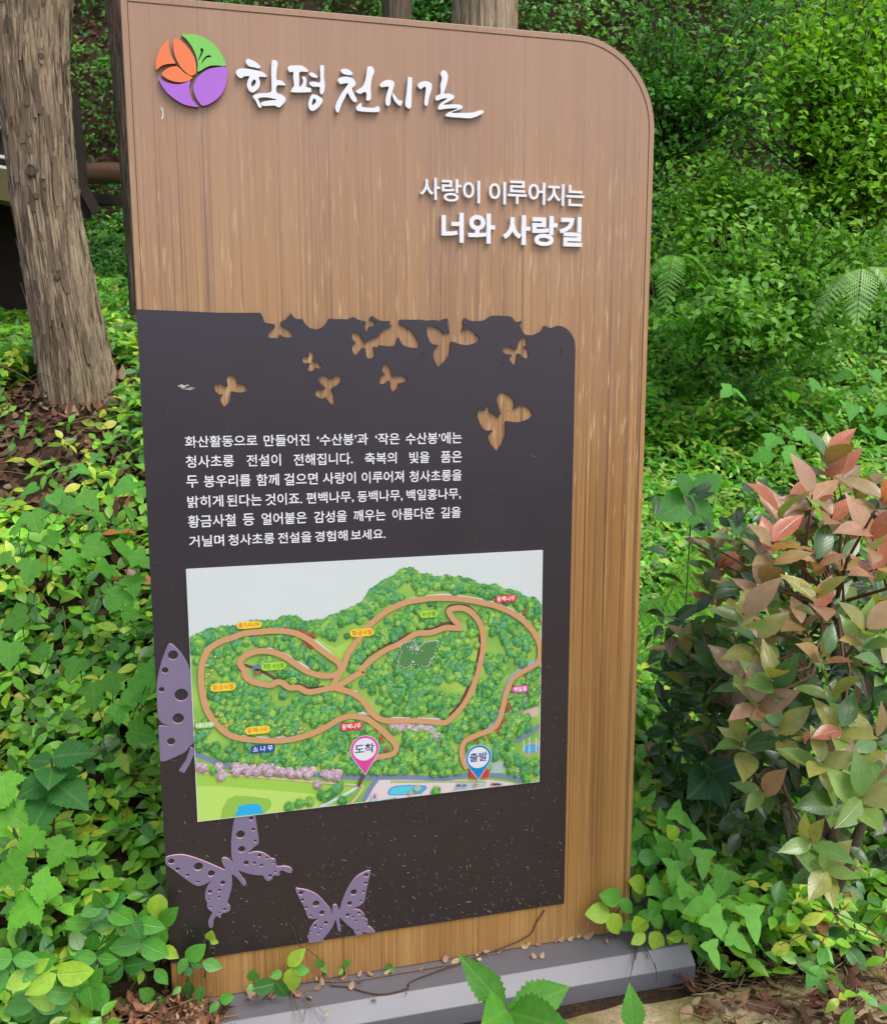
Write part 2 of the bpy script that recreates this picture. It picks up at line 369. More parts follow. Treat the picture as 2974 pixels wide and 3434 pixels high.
def frames(D, N):
    """rows: local x,y(=leaf dir),z(=normal) -> (n,3,3) columns"""
    D = D/np.linalg.norm(D, axis=1, keepdims=True)
    Xa = np.cross(D, N); Xa /= np.linalg.norm(Xa, axis=1, keepdims=True)+1e-9
    Nn = np.cross(Xa, D)
    return np.stack([Xa, D, Nn], -1)
def assemble(tpl, P, Fr, S, C, wid=None):
    V, F, U = tpl; n = len(P); k = len(V)
    if wid is None: wid = np.ones(n)
    Vl = V[None]*S[:, None, None]; Vl = Vl*np.stack([wid, np.ones(n), np.ones(n)], -1)[:, None]
    W = np.einsum('nij,nkj->nki', Fr, Vl)+P[:, None]
    Fa = F[None]+(np.arange(n)*k)[:, None, None]
    return W.reshape(-1, 3), Fa.reshape(-1, F.shape[1]), np.repeat(C, k, axis=0), np.tile(U, (n, 1))
def merge(parts):
    o = 0; Vs = []; Fs = []; Cs = []; Us = []
    for V, F, C, U in parts:
        Vs.append(V); Fs.append(F+o); Cs.append(C); Us.append(U); o += len(V)
    return np.concatenate(Vs), np.concatenate(Fs), np.concatenate(Cs), np.concatenate(Us)
def tube(pts, radii, n=6, c=(0.1, 0.07, 0.05)):
    pts = np.array(pts, float); V = []; F = []
    up = np.array([0.3, 0.2, 1.0])
    for i, p in enumerate(pts):
        d = pts[min(i+1, len(pts)-1)]-pts[max(i-1, 0)]; d /= np.linalg.norm(d)+1e-9
        a = np.cross(d, up if abs(d[2]) < .9 else np.array([1., 0, 0])); a /= np.linalg.norm(a)+1e-9; b = np.cross(d, a)
        for k in range(n):
            q = 2*math.pi*k/n; V.append(p+radii[i]*(a*math.cos(q)+b*math.sin(q)))
    for i in range(len(pts)-1):
        for k in range(n):
            a0 = i*n+k; a1 = i*n+(k+1) % n
            F += [(a0, a1, a1+n), (a0, a1+n, a0+n)]
    V = np.array(V); return V, np.array(F, int), np.tile(np.array(c, float), (len(V), 1)), np.zeros((len(V), 2))
def vary(base, n, v=0.2, hue=0.12):
    b = np.tile(np.array(base, float), (n, 1)); g = 1+RNG.normal(0, v, (n, 1)); h = 1+RNG.normal(0, hue, (n, 3))
    return np.clip(b*np.clip(g, .4, 1.8)*np.clip(h, .6, 1.5), 0.004, 0.7)
def pick(palette, weights, n, v=0.18):
    p = np.array(palette, float); w = np.array(weights, float); k = RNG.choice(len(p), n, p=w/w.sum())
    b = p[k]; return np.clip(b*(1+RNG.normal(0, v, (n, 1)))*(1+RNG.normal(0, .07, (n, 3))), .004, .7)
def rand_dirs(n, up=(0., 0., 1.), tilt=0.6):
    """leaf directions roughly perpendicular to up, and normals roughly up"""
    up = np.broadcast_to(np.array(up, float), (n, 3)); N = up+RNG.normal(0, tilt, (n, 3)); N /= np.linalg.norm(N, axis=1, keepdims=True)
    D = RNG.normal(0, 1, (n, 3)); D -= N*(D*N).sum(1, keepdims=True)
    return D, N
def leafobj(name, parts, mat, parent=None, **kw):
    V, F, C, U = merge(parts); return mesh_np(name, V, F, mat, parent, cols=C, uv=U, smooth=True, **kw)
def single_leaf(name, tpl, a, b, wid, c, mat, parent, nrm=(0, -.75, .65), **kw):
    a = np.array(a, float); b = np.array(b, float); L = np.linalg.norm(b-a)
    Fr = frames((b-a)[None], np.array([nrm], float)+RNG.normal(0, .12, (1, 3)))
    V, F, C, U = assemble(tpl, np.zeros((1, 3)), Fr, np.array([L]), np.array([c], float), np.array([wid]))
    C = C*(1+RNG.normal(0, .03, (len(C), 1)))
    o = mesh_np(name, V, F, mat, parent, cols=C, uv=U, smooth=True, **kw)
    o.location = a
    return o
# ------------------------------------------------------------ measured outlines on the sign face, metres from its lower left corner
PANEL_TOP = [(0.0797,1.4441),(0.1536,1.4417),(0.2241,1.4425),(0.2287,1.4418),(0.2329,1.4363),(0.2358,1.4262),(0.2414,1.4229),(0.2541,1.4212),(0.2566,1.4179),(0.2552,1.4143),(0.246,1.4058),(0.2427,1.3981),(0.2456,1.3948),(0.2546,1.3944),(0.2611,1.3949),(0.2657,1.4021),(0.2702,1.3975),(0.2779,1.3958),(0.2883,1.3963),(0.2905,1.401),(0.2873,1.4074),(0.2771,1.4145),(0.2682,1.4188),(0.267,1.4226),(0.2697,1.4272),(0.2789,1.4309),(0.2808,1.436),(0.285,1.4374),(0.2874,1.4427),(0.2914,1.4369),(0.297,1.4319),(0.3048,1.4312),(0.31,1.4312),(0.3137,1.4243),(0.3213,1.4159),(0.3317,1.4124),(0.3422,1.4129),(0.3529,1.4195),(0.3597,1.4286),(0.3616,1.4325),(0.368,1.4322),(0.3844,1.4321),(0.3993,1.4319),(0.4054,1.4352),(0.4129,1.4359),(0.4204,1.431),(0.4309,1.429),(0.436,1.4267),(0.4337,1.4164),(0.4351,1.4099),(0.4388,1.41),(0.4429,1.4185),(0.452,1.4192),(0.4545,1.4245),(0.4521,1.4292),(0.4445,1.4297),(0.443,1.4318),(0.4477,1.4395),(0.4561,1.4337),(0.4658,1.4294),(0.4842,1.4292),(0.4848,1.4266),(0.4795,1.4227),(0.4878,1.4213),(0.4871,1.4189),(0.4779,1.4153),(0.4686,1.4087),(0.4609,1.4004),(0.4578,1.3968),(0.4471,1.3938),(0.4385,1.3899),(0.4339,1.386),(0.4303,1.3913),(0.4259,1.3987),(0.4199,1.4045),(0.4124,1.4071),(0.4079,1.4045),(0.4071,1.3971),(0.4106,1.3898),(0.4151,1.3862),(0.409,1.3809),(0.4073,1.372),(0.4117,1.3632),(0.4162,1.3632),(0.4239,1.3721),(0.428,1.3759),(0.4331,1.3751),(0.4345,1.3662),(0.4368,1.3573),(0.4419,1.3549),(0.449,1.3573),(0.4534,1.3647),(0.4508,1.3736),(0.4499,1.3778),(0.4591,1.3781),(0.4622,1.382),(0.4744,1.3796),(0.4898,1.3797),(0.496,1.3842),(0.4992,1.3952),(0.5029,1.3961),(0.5059,1.3887),(0.5115,1.3812),(0.5238,1.3774),(0.5419,1.3765),(0.5445,1.3829),(0.5395,1.3948),(0.5303,1.4082),(0.518,1.4171),(0.5056,1.422),(0.5032,1.4279),(0.5057,1.4324),(0.5274,1.432),(0.546,1.4328),(0.5585,1.4308),(0.5741,1.4325),(0.5867,1.4305),(0.5946,1.4342),(0.6009,1.4357),(0.6041,1.4343),(0.605,1.4253),(0.6072,1.4118),(0.6066,1.4042),(0.604,1.4096),(0.5999,1.4087),(0.5993,1.4027),(0.5898,1.4116),(0.5772,1.419),(0.5678,1.4199),(0.5615,1.4174),(0.5609,1.4084),(0.564,1.395),(0.5708,1.3845),(0.585,1.3815),(0.5771,1.3739),(0.5739,1.3633),(0.5764,1.3512),(0.5817,1.3406),(0.5865,1.3391),(0.5944,1.3467),(0.604,1.3573),(0.6094,1.371),(0.6104,1.3876),(0.6151,1.3892),(0.6279,1.3847),(0.6439,1.3823),(0.66,1.3854),(0.6706,1.3909),(0.6722,1.3955),(0.6647,1.4046),(0.6502,1.4151),(0.6438,1.4141),(0.6333,1.4113),(0.6374,1.4195),(0.639,1.4226),(0.6358,1.4286),(0.6374,1.4346),(0.6412,1.4371),(0.6502,1.4317),(0.6662,1.431),(0.6823,1.4329),(0.6936,1.4406),(0.7081,1.4426),(0.7276,1.4416),(0.7407,1.4402),(0.749,1.4311),(0.7572,1.4303),(0.7644,1.4328),(0.7599,1.4236),(0.764,1.4129),(0.7707,1.4046),(0.7873,1.4032),(0.8005,1.4085),(0.8088,1.4138),(0.811,1.4209),(0.8153,1.4225),(0.822,1.4195),(0.8304,1.4186),(0.8404,1.4227),(0.8522,1.4219),(0.8676,1.4136),(0.878,1.3997),(0.8834,1.3872)]
PANEL_HOLES = [[(0.1668,1.3233),(0.173,1.3212),(0.1804,1.3142),(0.1814,1.3057),(0.1903,1.3057),(0.199,1.2997),(0.2006,1.2952),(0.1962,1.2914),(0.1846,1.2894),(0.172,1.2916),(0.1676,1.2904),(0.1665,1.28),(0.1636,1.271),(0.1562,1.2633),(0.1532,1.2639),(0.1473,1.2751),(0.1488,1.2815),(0.1523,1.2866),(0.1452,1.2862),(0.1384,1.2932),(0.1375,1.3035),(0.1422,1.3065),(0.1497,1.3059),(0.1584,1.3007),(0.163,1.3033),(0.1613,1.3123),(0.1629,1.3213)],[(0.3254,1.3696),(0.3301,1.3662),(0.3304,1.3584),(0.3276,1.3498),(0.3381,1.3479),(0.3459,1.3414),(0.3458,1.3362),(0.3391,1.3354),(0.3339,1.3375),(0.3298,1.3323),(0.3232,1.3305),(0.318,1.3336),(0.3208,1.3414),(0.3244,1.3459),(0.313,1.3459),(0.3084,1.3506),(0.3107,1.3576),(0.3212,1.3584),(0.3214,1.3662)],[(0.3401,1.3196),(0.3521,1.3212),(0.3574,1.319),(0.3639,1.3143),(0.372,1.3198),(0.3828,1.3202),(0.3846,1.3163),(0.3784,1.3044),(0.3662,1.2973),(0.3635,1.2939),(0.3687,1.2859),(0.3706,1.274),(0.3688,1.2634),(0.3603,1.2674),(0.3543,1.2755),(0.352,1.2795),(0.3484,1.2763),(0.3418,1.2764),(0.3313,1.2836),(0.3315,1.2889),(0.3382,1.2933),(0.3502,1.2946),(0.3516,1.298),(0.3438,1.3046),(0.3387,1.3139)],[(0.474,1.3447),(0.4801,1.3414),(0.4862,1.3318),(0.4882,1.3197),(0.5016,1.3212),(0.514,1.319),(0.5193,1.3135),(0.5124,1.3075),(0.4999,1.3046),(0.5008,1.2985),(0.492,1.2901),(0.4879,1.2895),(0.4843,1.2971),(0.4835,1.3077),(0.4798,1.3107),(0.4735,1.3054),(0.4627,1.3039),(0.4613,1.3109),(0.466,1.3198),(0.4738,1.3234),(0.4683,1.3288),(0.4693,1.3393)],[(0.7691,1.3997),(0.7735,1.396),(0.7749,1.3852),(0.7687,1.3781),(0.7761,1.375),(0.7795,1.3651),(0.778,1.3552),(0.768,1.3573),(0.758,1.3651),(0.754,1.3635),(0.7532,1.3527),(0.7483,1.3418),(0.7423,1.3459),(0.7366,1.3558),(0.7432,1.3626),(0.7283,1.3644),(0.7217,1.3712),(0.7249,1.3783),(0.7364,1.3789),(0.7513,1.3728),(0.7551,1.3836),(0.7626,1.396)],[(0.7175,1.2838),(0.7291,1.2828),(0.7424,1.2748),(0.7492,1.2638),(0.7466,1.2512),(0.7493,1.2503),(0.7642,1.2583),(0.7793,1.2524),(0.7902,1.2412),(0.7897,1.2348),(0.7763,1.2265),(0.7563,1.2218),(0.7329,1.2247),(0.7296,1.2216),(0.7305,1.2058),(0.7266,1.1868),(0.7135,1.1649),(0.7086,1.1641),(0.6952,1.1812),(0.6928,1.1954),(0.7016,1.2063),(0.6868,1.2056),(0.6753,1.2178),(0.6686,1.2351),(0.6702,1.2476),(0.6767,1.249),(0.6833,1.2474),(0.6865,1.2542),(0.6914,1.256),(0.6957,1.2519),(0.6932,1.2451),(0.703,1.2409),(0.713,1.2329),(0.7156,1.2344),(0.7113,1.2423),(0.7196,1.239),(0.7162,1.2501),(0.7111,1.2658),(0.7117,1.2783)]]
FLIES = [([(0.0296,0.7936),(0.041,0.7864),(0.052,0.7714),(0.0615,0.7532),(0.068,0.7336),(0.0739,0.6979),(0.0727,0.6336),(0.0692,0.5869),(0.0604,0.5764),(0.0503,0.5644),(0.0321,0.5566),(0.0015,0.5495),(0.0009,0.586),(0.0015,0.623),(0.0203,0.6227),(0.0012,0.6413),(0.0013,0.7045),(0.0101,0.748),(0.0201,0.7755)],[(0.0358,0.7701,0.01023),(0.0193,0.7399,0.00672),(0.0107,0.7004,0.00582),(0.0482,0.6859,0.01366),(0.0401,0.6369,0.01156),(0.0241,0.5893,0.00824)]),([(0.0684,0.569),(0.0611,0.573),(0.0509,0.5447),(0.0366,0.525),(0.0468,0.5189),(0.0581,0.5373),(0.0663,0.5545),(0.071,0.5589)],[]),([(-0.0,0.3364),(0.01,0.3417),(0.0339,0.341),(0.0576,0.3317),(0.0813,0.3182),(0.1022,0.3051),(0.1208,0.2946),(0.1146,0.3101),(0.1134,0.3188),(0.1172,0.3226),(0.1257,0.3198),(0.1346,0.3097),(0.1361,0.3071),(0.1337,0.3261),(0.134,0.3532),(0.1372,0.3797),(0.1409,0.3994),(0.1461,0.4138),(0.1494,0.4218),(0.1847,0.4173),(0.1853,0.4082),(0.187,0.3934),(0.1893,0.3694),(0.1908,0.3471),(0.1805,0.3383),(0.1683,0.3264),(0.1833,0.327),(0.1988,0.3222),(0.211,0.3119),(0.2146,0.3073),(0.2218,0.3052),(0.2248,0.2979),(0.2246,0.2928),(0.2291,0.2863),(0.2418,0.2858),(0.2528,0.2818),(0.2584,0.2748),(0.2579,0.27),(0.2525,0.2687),(0.2446,0.2726),(0.2368,0.2772),(0.232,0.2751),(0.2313,0.2718),(0.2324,0.2682),(0.2301,0.2661),(0.2191,0.2677),(0.2158,0.2612),(0.2093,0.257),(0.2031,0.2596),(0.1986,0.2662),(0.1971,0.2709),(0.1785,0.2753),(0.16,0.2831),(0.1456,0.2897),(0.1535,0.2738),(0.1616,0.2578),(0.1553,0.254),(0.147,0.2679),(0.1367,0.2814),(0.1326,0.2803),(0.1331,0.2682),(0.1309,0.2514),(0.1239,0.2284),(0.122,0.2183),(0.1263,0.2108),(0.126,0.2022),(0.1197,0.198),(0.1119,0.1982),(0.1081,0.1946),(0.1053,0.1871),(0.0993,0.1925),(0.0946,0.1898),(0.0913,0.1835),(0.0909,0.1732),(0.0875,0.1675),(0.083,0.1692),(0.0803,0.1783),(0.0821,0.1866),(0.0871,0.1962),(0.0904,0.2009),(0.0846,0.2087),(0.0802,0.2145),(0.0795,0.2215),(0.0806,0.2247),(0.0765,0.2373),(0.078,0.2525),(0.0838,0.2653),(0.0918,0.2743),(0.064,0.2665),(0.0405,0.2852),(0.0175,0.3088),(-0.0005,0.3275)],[(0.0125,0.3296,0.00656),(0.0242,0.3105,0.00454),(0.043,0.294,0.00363),(0.0635,0.2758,0.00304),(0.0658,0.3103,0.00949),(0.0912,0.2911,0.00768),(0.1136,0.2667,0.00557),(0.1059,0.2507,0.00375),(0.1047,0.2351,0.00334),(0.0865,0.2502,0.00465),(0.0837,0.2328,0.00273),(0.087,0.2152,0.00304),(0.1153,0.2056,0.00375),(0.1036,0.1995,0.00253),(0.1537,0.3701,0.00938),(0.155,0.3367,0.00776),(0.1768,0.4032,0.00494),(0.18,0.3781,0.00403),(0.1835,0.3519,0.00313),(0.1632,0.3046,0.00566),(0.1806,0.3018,0.00375),(0.1944,0.2947,0.00354),(0.1911,0.3178,0.00446),(0.2069,0.3104,0.00283),(0.22,0.2969,0.00283),(0.2238,0.2756,0.00283),(0.2119,0.268,0.00404)]),([(0.2642,0.228),(0.2754,0.228),(0.2914,0.2221),(0.3105,0.2087),(0.3263,0.1886),(0.339,0.1689),(0.3427,0.1576),(0.3431,0.1753),(0.3474,0.1807),(0.3523,0.1775),(0.3561,0.168),(0.358,0.1641),(0.364,0.1846),(0.3726,0.2046),(0.3862,0.2274),(0.403,0.2426),(0.4273,0.2487),(0.4227,0.2256),(0.4173,0.2014),(0.4102,0.1739),(0.3868,0.165),(0.4016,0.1591),(0.4115,0.1485),(0.4147,0.1372),(0.4196,0.131),(0.4194,0.1184),(0.4261,0.1137),(0.4343,0.1033),(0.4343,0.1004),(0.4158,0.1016),(0.4108,0.1053),(0.4057,0.0996),(0.394,0.1008),(0.3891,0.1089),(0.3876,0.1145),(0.3712,0.1316),(0.3583,0.148),(0.3581,0.1355),(0.36,0.1172),(0.3544,0.1163),(0.3514,0.133),(0.3484,0.1449),(0.3431,0.1307),(0.3313,0.1147),(0.3205,0.1021),(0.3194,0.0987),(0.291,0.0988),(0.2901,0.1054),(0.2871,0.113),(0.2904,0.1178),(0.2924,0.13),(0.3025,0.1444),(0.3141,0.1532),(0.2914,0.1568),(0.2808,0.1868)],[(0.2758,0.2192,0.00587),(0.2786,0.2019,0.00395),(0.2859,0.1832,0.00355),(0.2951,0.1626,0.00293),(0.3074,0.189,0.00758),(0.3196,0.1655,0.00597),(0.3276,0.1404,0.00457),(0.3169,0.1307,0.00294),(0.311,0.1187,0.00303),(0.3039,0.137,0.00395),(0.2955,0.1252,0.00263),(0.2925,0.1093,0.00233),(0.4179,0.2394,0.00495),(0.4166,0.2211,0.00404),(0.4113,0.2012,0.00334),(0.4053,0.18,0.00304),(0.3897,0.2034,0.00738),(0.3804,0.1781,0.00567),(0.3756,0.1513,0.00465),(0.3874,0.1441,0.00304),(0.3949,0.1339,0.00304),(0.4005,0.152,0.00373),(0.4094,0.1417,0.00265),(0.4152,0.1281,0.00273),(0.3988,0.1094,0.00303),(0.4099,0.1098,0.00233)])]
LOGO = [('green',[(0.1034,1.9356),(0.1131,1.9372),(0.1237,1.9379),(0.1361,1.9365),(0.1501,1.931),(0.1623,1.9225),(0.1717,1.9111),(0.1775,1.8994),(0.1803,1.8877),(0.1681,1.8877),(0.1537,1.8863),(0.1427,1.8815),(0.1299,1.8737),(0.1308,1.8855),(0.1291,1.8975),(0.1252,1.9093),(0.1186,1.9209),(0.111,1.9297)],[[(0.136,1.9139),(0.1388,1.9152),(0.1414,1.9136),(0.1412,1.9102),(0.1373,1.9016),(0.1325,1.894),(0.1315,1.8946),(0.1351,1.9032),(0.1371,1.9099)],[(0.1372,1.8895),(0.1407,1.8967),(0.1463,1.9023),(0.1517,1.9044),(0.1547,1.9025),(0.1533,1.9007),(0.1479,1.8998),(0.1424,1.895),(0.1382,1.889)]]),('orange',[(0.0804,1.9248),(0.0811,1.9163),(0.0826,1.9044),(0.0866,1.8944),(0.0915,1.8862),(0.0861,1.8849),(0.0755,1.8833),(0.0648,1.8788),(0.0575,1.8717),(0.0565,1.8802),(0.0585,1.8923),(0.0644,1.9065),(0.0719,1.9173)],[]),('orange',[(0.0893,1.9237),(0.092,1.9282),(0.0952,1.9288),(0.1038,1.9249),(0.1139,1.9153),(0.1223,1.9039),(0.1271,1.8905),(0.1272,1.8732),(0.1235,1.8686),(0.118,1.8661),(0.1102,1.8702),(0.1,1.8799),(0.0935,1.8915),(0.0892,1.9049),(0.0885,1.9168)],[]),('orange',[(0.066,1.8659),(0.0733,1.8737),(0.0823,1.8786),(0.0921,1.8807),(0.0982,1.878),(0.105,1.8716),(0.1162,1.8651),(0.1197,1.8647),(0.1196,1.8622),(0.1132,1.8574),(0.1024,1.8541),(0.09,1.8538),(0.0778,1.8568),(0.071,1.8606)],[]),('purple',[(0.0604,1.859),(0.0689,1.8536),(0.081,1.8501),(0.0952,1.8502),(0.1077,1.8536),(0.1164,1.8582),(0.1137,1.8479),(0.1144,1.8358),(0.1189,1.8239),(0.1288,1.8131),(0.1167,1.8132),(0.1025,1.8158),(0.0886,1.8228),(0.075,1.8332),(0.065,1.8464)],[]),('purple',[(0.1815,1.8857),(0.1829,1.8736),(0.1805,1.8577),(0.1735,1.8414),(0.1641,1.8302),(0.1492,1.8196),(0.1364,1.8153),(0.1312,1.8194),(0.1253,1.8278),(0.1213,1.8397),(0.1222,1.852),(0.1277,1.8628),(0.137,1.8721),(0.1498,1.88),(0.1662,1.8846)],[])]
BRUSH = [[([(0.2184,1.9015),(0.2212,1.9034),(0.2284,1.9017),(0.2356,1.8983),(0.2428,1.8927),(0.2431,1.8901),(0.2399,1.8881),(0.2317,1.8893),(0.2226,1.8907),(0.2173,1.8961)],None),([(0.1985,1.879),(0.2042,1.8847),(0.2151,1.886),(0.2315,1.8849),(0.2461,1.8824),(0.2537,1.8776),(0.2533,1.8741),(0.2403,1.8732),(0.2419,1.8653),(0.2407,1.8564),(0.2359,1.8499),(0.2275,1.8449),(0.2211,1.848),(0.2178,1.8566),(0.2199,1.8665),(0.2229,1.8728),(0.2128,1.8721),(0.2091,1.8689),(0.2036,1.8698),(0.1998,1.8739)],[(0.2319,1.8682),(0.2272,1.8643),(0.2255,1.8572),(0.2278,1.8552),(0.2325,1.8594),(0.2345,1.8648)]),([(0.2642,1.9004),(0.2671,1.9047),(0.2736,1.9037),(0.2756,1.8986),(0.2737,1.8887),(0.2726,1.871),(0.2809,1.8698),(0.2882,1.864),(0.2872,1.8613),(0.2732,1.8604),(0.2719,1.8478),(0.2802,1.8448),(0.2875,1.8399),(0.2877,1.8337),(0.2825,1.8271),(0.2754,1.8216),(0.2666,1.8243),(0.2461,1.8225),(0.2429,1.8273),(0.2482,1.8303),(0.2613,1.8333),(0.2715,1.8344),(0.2651,1.8367),(0.2503,1.8379),(0.2391,1.8359),(0.2381,1.8323),(0.2433,1.8229),(0.2419,1.8187),(0.2377,1.8204),(0.2325,1.8311),(0.2277,1.837),(0.2319,1.8417),(0.2431,1.8445),(0.2608,1.8475),(0.263,1.8597),(0.263,1.8774)],None)],[([(0.2937,1.8919),(0.2975,1.8966),(0.3097,1.8984),(0.3209,1.8983),(0.3311,1.8919),(0.3301,1.8883),(0.316,1.8873),(0.3148,1.8774),(0.3144,1.8622),(0.3181,1.8625),(0.3221,1.8708),(0.3204,1.8769),(0.3223,1.8797),(0.327,1.8783),(0.3283,1.8712),(0.3275,1.8613),(0.3354,1.8601),(0.3368,1.8548),(0.333,1.8522),(0.3009,1.8501),(0.2995,1.8541),(0.303,1.8597),(0.305,1.8625),(0.3035,1.8766),(0.3038,1.8864),(0.2972,1.8854)],None),([(0.3338,1.8859),(0.3386,1.888),(0.346,1.8849),(0.3497,1.8798),(0.3431,1.879),(0.3359,1.8816)],None),([(0.3545,1.8998),(0.3578,1.9022),(0.3621,1.9004),(0.3612,1.8842),(0.3627,1.8664),(0.3605,1.8545),(0.3561,1.8497),(0.3529,1.854),(0.3527,1.863),(0.3408,1.8627),(0.3343,1.8663),(0.3344,1.8702),(0.3429,1.8718),(0.3533,1.8711),(0.3545,1.8837)],None),([(0.3386,1.8486),(0.348,1.8474),(0.3574,1.8417),(0.3563,1.8344),(0.3475,1.8239),(0.3369,1.8188),(0.3308,1.8265),(0.3327,1.8392)],[(0.3418,1.842),(0.3383,1.836),(0.3377,1.8297),(0.342,1.8317),(0.3459,1.8374)])],[([(0.3937,1.8957),(0.3991,1.8987),(0.4077,1.8981),(0.4159,1.8927),(0.4143,1.8887),(0.4046,1.8883),(0.3961,1.8908)],None),([(0.3872,1.8781),(0.395,1.8835),(0.4065,1.8849),(0.4171,1.882),(0.4218,1.8751),(0.4201,1.8695),(0.4148,1.8647),(0.4176,1.8558),(0.4238,1.8444),(0.4216,1.84),(0.4164,1.8412),(0.4107,1.8481),(0.406,1.8559),(0.401,1.8474),(0.394,1.8343),(0.388,1.8194),(0.3832,1.8218),(0.382,1.8299),(0.3865,1.8411),(0.3944,1.8543),(0.4033,1.8666),(0.4073,1.8732),(0.3986,1.8722),(0.3918,1.8712)],None),([(0.4445,1.9029),(0.4484,1.9068),(0.4552,1.9054),(0.458,1.8975),(0.454,1.8872),(0.4508,1.8689),(0.4509,1.8479),(0.4417,1.8449),(0.4428,1.8556),(0.439,1.8599),(0.4302,1.8557),(0.4225,1.8588),(0.4254,1.8626),(0.4342,1.8687),(0.4392,1.8772),(0.4423,1.8883)],None),([(0.4318,1.8394),(0.4337,1.8322),(0.4463,1.8317),(0.4561,1.8318),(0.465,1.8356),(0.4679,1.8297),(0.4649,1.825),(0.4462,1.8238),(0.4258,1.8244),(0.422,1.8288),(0.424,1.8334)],None)],[([(0.4684,1.8746),(0.4754,1.8814),(0.4862,1.8849),(0.4951,1.8828),(0.497,1.8774),(0.4939,1.8662),(0.4898,1.8531),(0.4887,1.8421),(0.4847,1.8369),(0.4798,1.8406),(0.4799,1.8507),(0.483,1.8619),(0.4861,1.8721),(0.4782,1.8716),(0.4713,1.8708)],None),([(0.4929,1.8616),(0.4978,1.8573),(0.5056,1.8486),(0.5125,1.8491),(0.5105,1.8407),(0.5071,1.839),(0.4996,1.8446),(0.4938,1.8534)],None),([(0.5238,1.8899),(0.5278,1.8923),(0.5321,1.8904),(0.5312,1.865),(0.5304,1.841),(0.5263,1.8346),(0.5194,1.8385),(0.5185,1.8458),(0.5212,1.8644)],None)],[([(0.5426,1.8787),(0.5487,1.8846),(0.5597,1.8875),(0.5687,1.885),(0.5717,1.8797),(0.5696,1.8694),(0.5656,1.8562),(0.5635,1.8449),(0.5599,1.8419),(0.5565,1.8454),(0.5575,1.8575),(0.5596,1.8761),(0.5536,1.8753),(0.5492,1.8721)],None),([(0.5889,1.9039),(0.595,1.9103),(0.602,1.9058),(0.604,1.8967),(0.6,1.8807),(0.5959,1.8674),(0.606,1.8677),(0.6152,1.8649),(0.6162,1.8603),(0.606,1.8532),(0.5938,1.8464),(0.6101,1.8478),(0.6264,1.8485),(0.6336,1.8456),(0.6306,1.8407),(0.6101,1.8325),(0.6367,1.8335),(0.6553,1.8356),(0.6676,1.8401),(0.6759,1.8403),(0.6749,1.8349),(0.6532,1.8251),(0.6367,1.8242),(0.6019,1.8249),(0.5995,1.8285),(0.605,1.8326),(0.6244,1.8412),(0.6019,1.8395),(0.5857,1.8366),(0.5841,1.8415),(0.5898,1.8493),(0.603,1.8586),(0.5918,1.8569),(0.5807,1.8529),(0.5791,1.8607),(0.5888,1.8669),(0.5888,1.8818),(0.5919,1.8949)],None)]]
RAISED1 = [('사',0.5473,0.5881,1.6662,1.7085),('랑',0.5916,0.6319,1.6645,1.7077),('이',0.6353,0.6706,1.6634,1.7065),('이',0.6898,0.7252,1.6633,1.7067),('루',0.7294,0.7697,1.6653,1.7102),('어',0.7734,0.8095,1.6658,1.709),('지',0.8145,0.851,1.6651,1.7079),('는',0.8558,0.8952,1.6658,1.7074)]
RAISED2 = [('너',0.5907,0.6365,1.585,1.6433),('와',0.6452,0.7023,1.5851,1.6439),('사',0.7194,0.7779,1.5846,1.6433),('랑',0.7823,0.837,1.584,1.6439),('길',0.8415,0.8917,1.5846,1.6442)]
LINES = [[('화산활동으로',0.0774,0.2153,1.1841,1.2065),('만들어진',0.2278,0.3178,1.1829,1.2058),('‘수산봉’과',0.333,0.4364,1.1818,1.2051),('‘작은',0.4515,0.502,1.181,1.2046),('수산봉’에는',0.5145,0.6342,1.1801,1.2041)],[('청사초롱',0.0773,0.1689,1.1445,1.1684),('전설이',0.1935,0.2601,1.1437,1.1675),('전해집니다.',0.2853,0.4043,1.1427,1.1666),('축복의',0.4292,0.4952,1.1417,1.1656),('빛을',0.5221,0.5646,1.141,1.165),('품은',0.5891,0.6342,1.1405,1.1644)],[('두',0.0766,0.0991,1.1054,1.1294),('봉우리를',0.1098,0.1998,1.1049,1.129),('함께',0.2111,0.2555,1.1044,1.1283),('걸으면',0.2656,0.3327,1.1038,1.1278),('사랑이',0.3429,0.4099,1.1033,1.1273),('이루어져',0.4222,0.5099,1.1027,1.1265),('청사초롱을',0.5218,0.634,1.1019,1.1257)],[('밝히게',0.0771,0.1454,1.0655,1.089),('된다는',0.1522,0.2201,1.065,1.0887),('것이죠.',0.2275,0.3002,1.0644,1.0883),('편백나무,',0.3087,0.4051,1.0637,1.0878),('동백나무,',0.4128,0.5071,1.063,1.0873),('백일홍나무,',0.5154,0.6321,1.0622,1.0867)],[('황금사철',0.0764,0.1679,1.0257,1.0505),('등',0.1819,0.2045,1.0254,1.0499),('얼어붙은',0.2186,0.3085,1.025,1.0494),('감성을',0.3233,0.3903,1.0245,1.0486),('깨우는',0.4041,0.4708,1.024,1.048),('아름다운',0.4851,0.5748,1.0234,1.0474),('길을',0.5888,0.6322,1.0231,1.0467)],[('거닐며',0.0769,0.1439,0.9867,1.0097),('청사초롱',0.1522,0.2429,0.9862,1.0089),('전설을',0.2497,0.3172,0.9859,1.0081),('경험해',0.324,0.391,0.9854,1.0075),('보세요.',0.3981,0.4703,0.9851,1.0068)]]
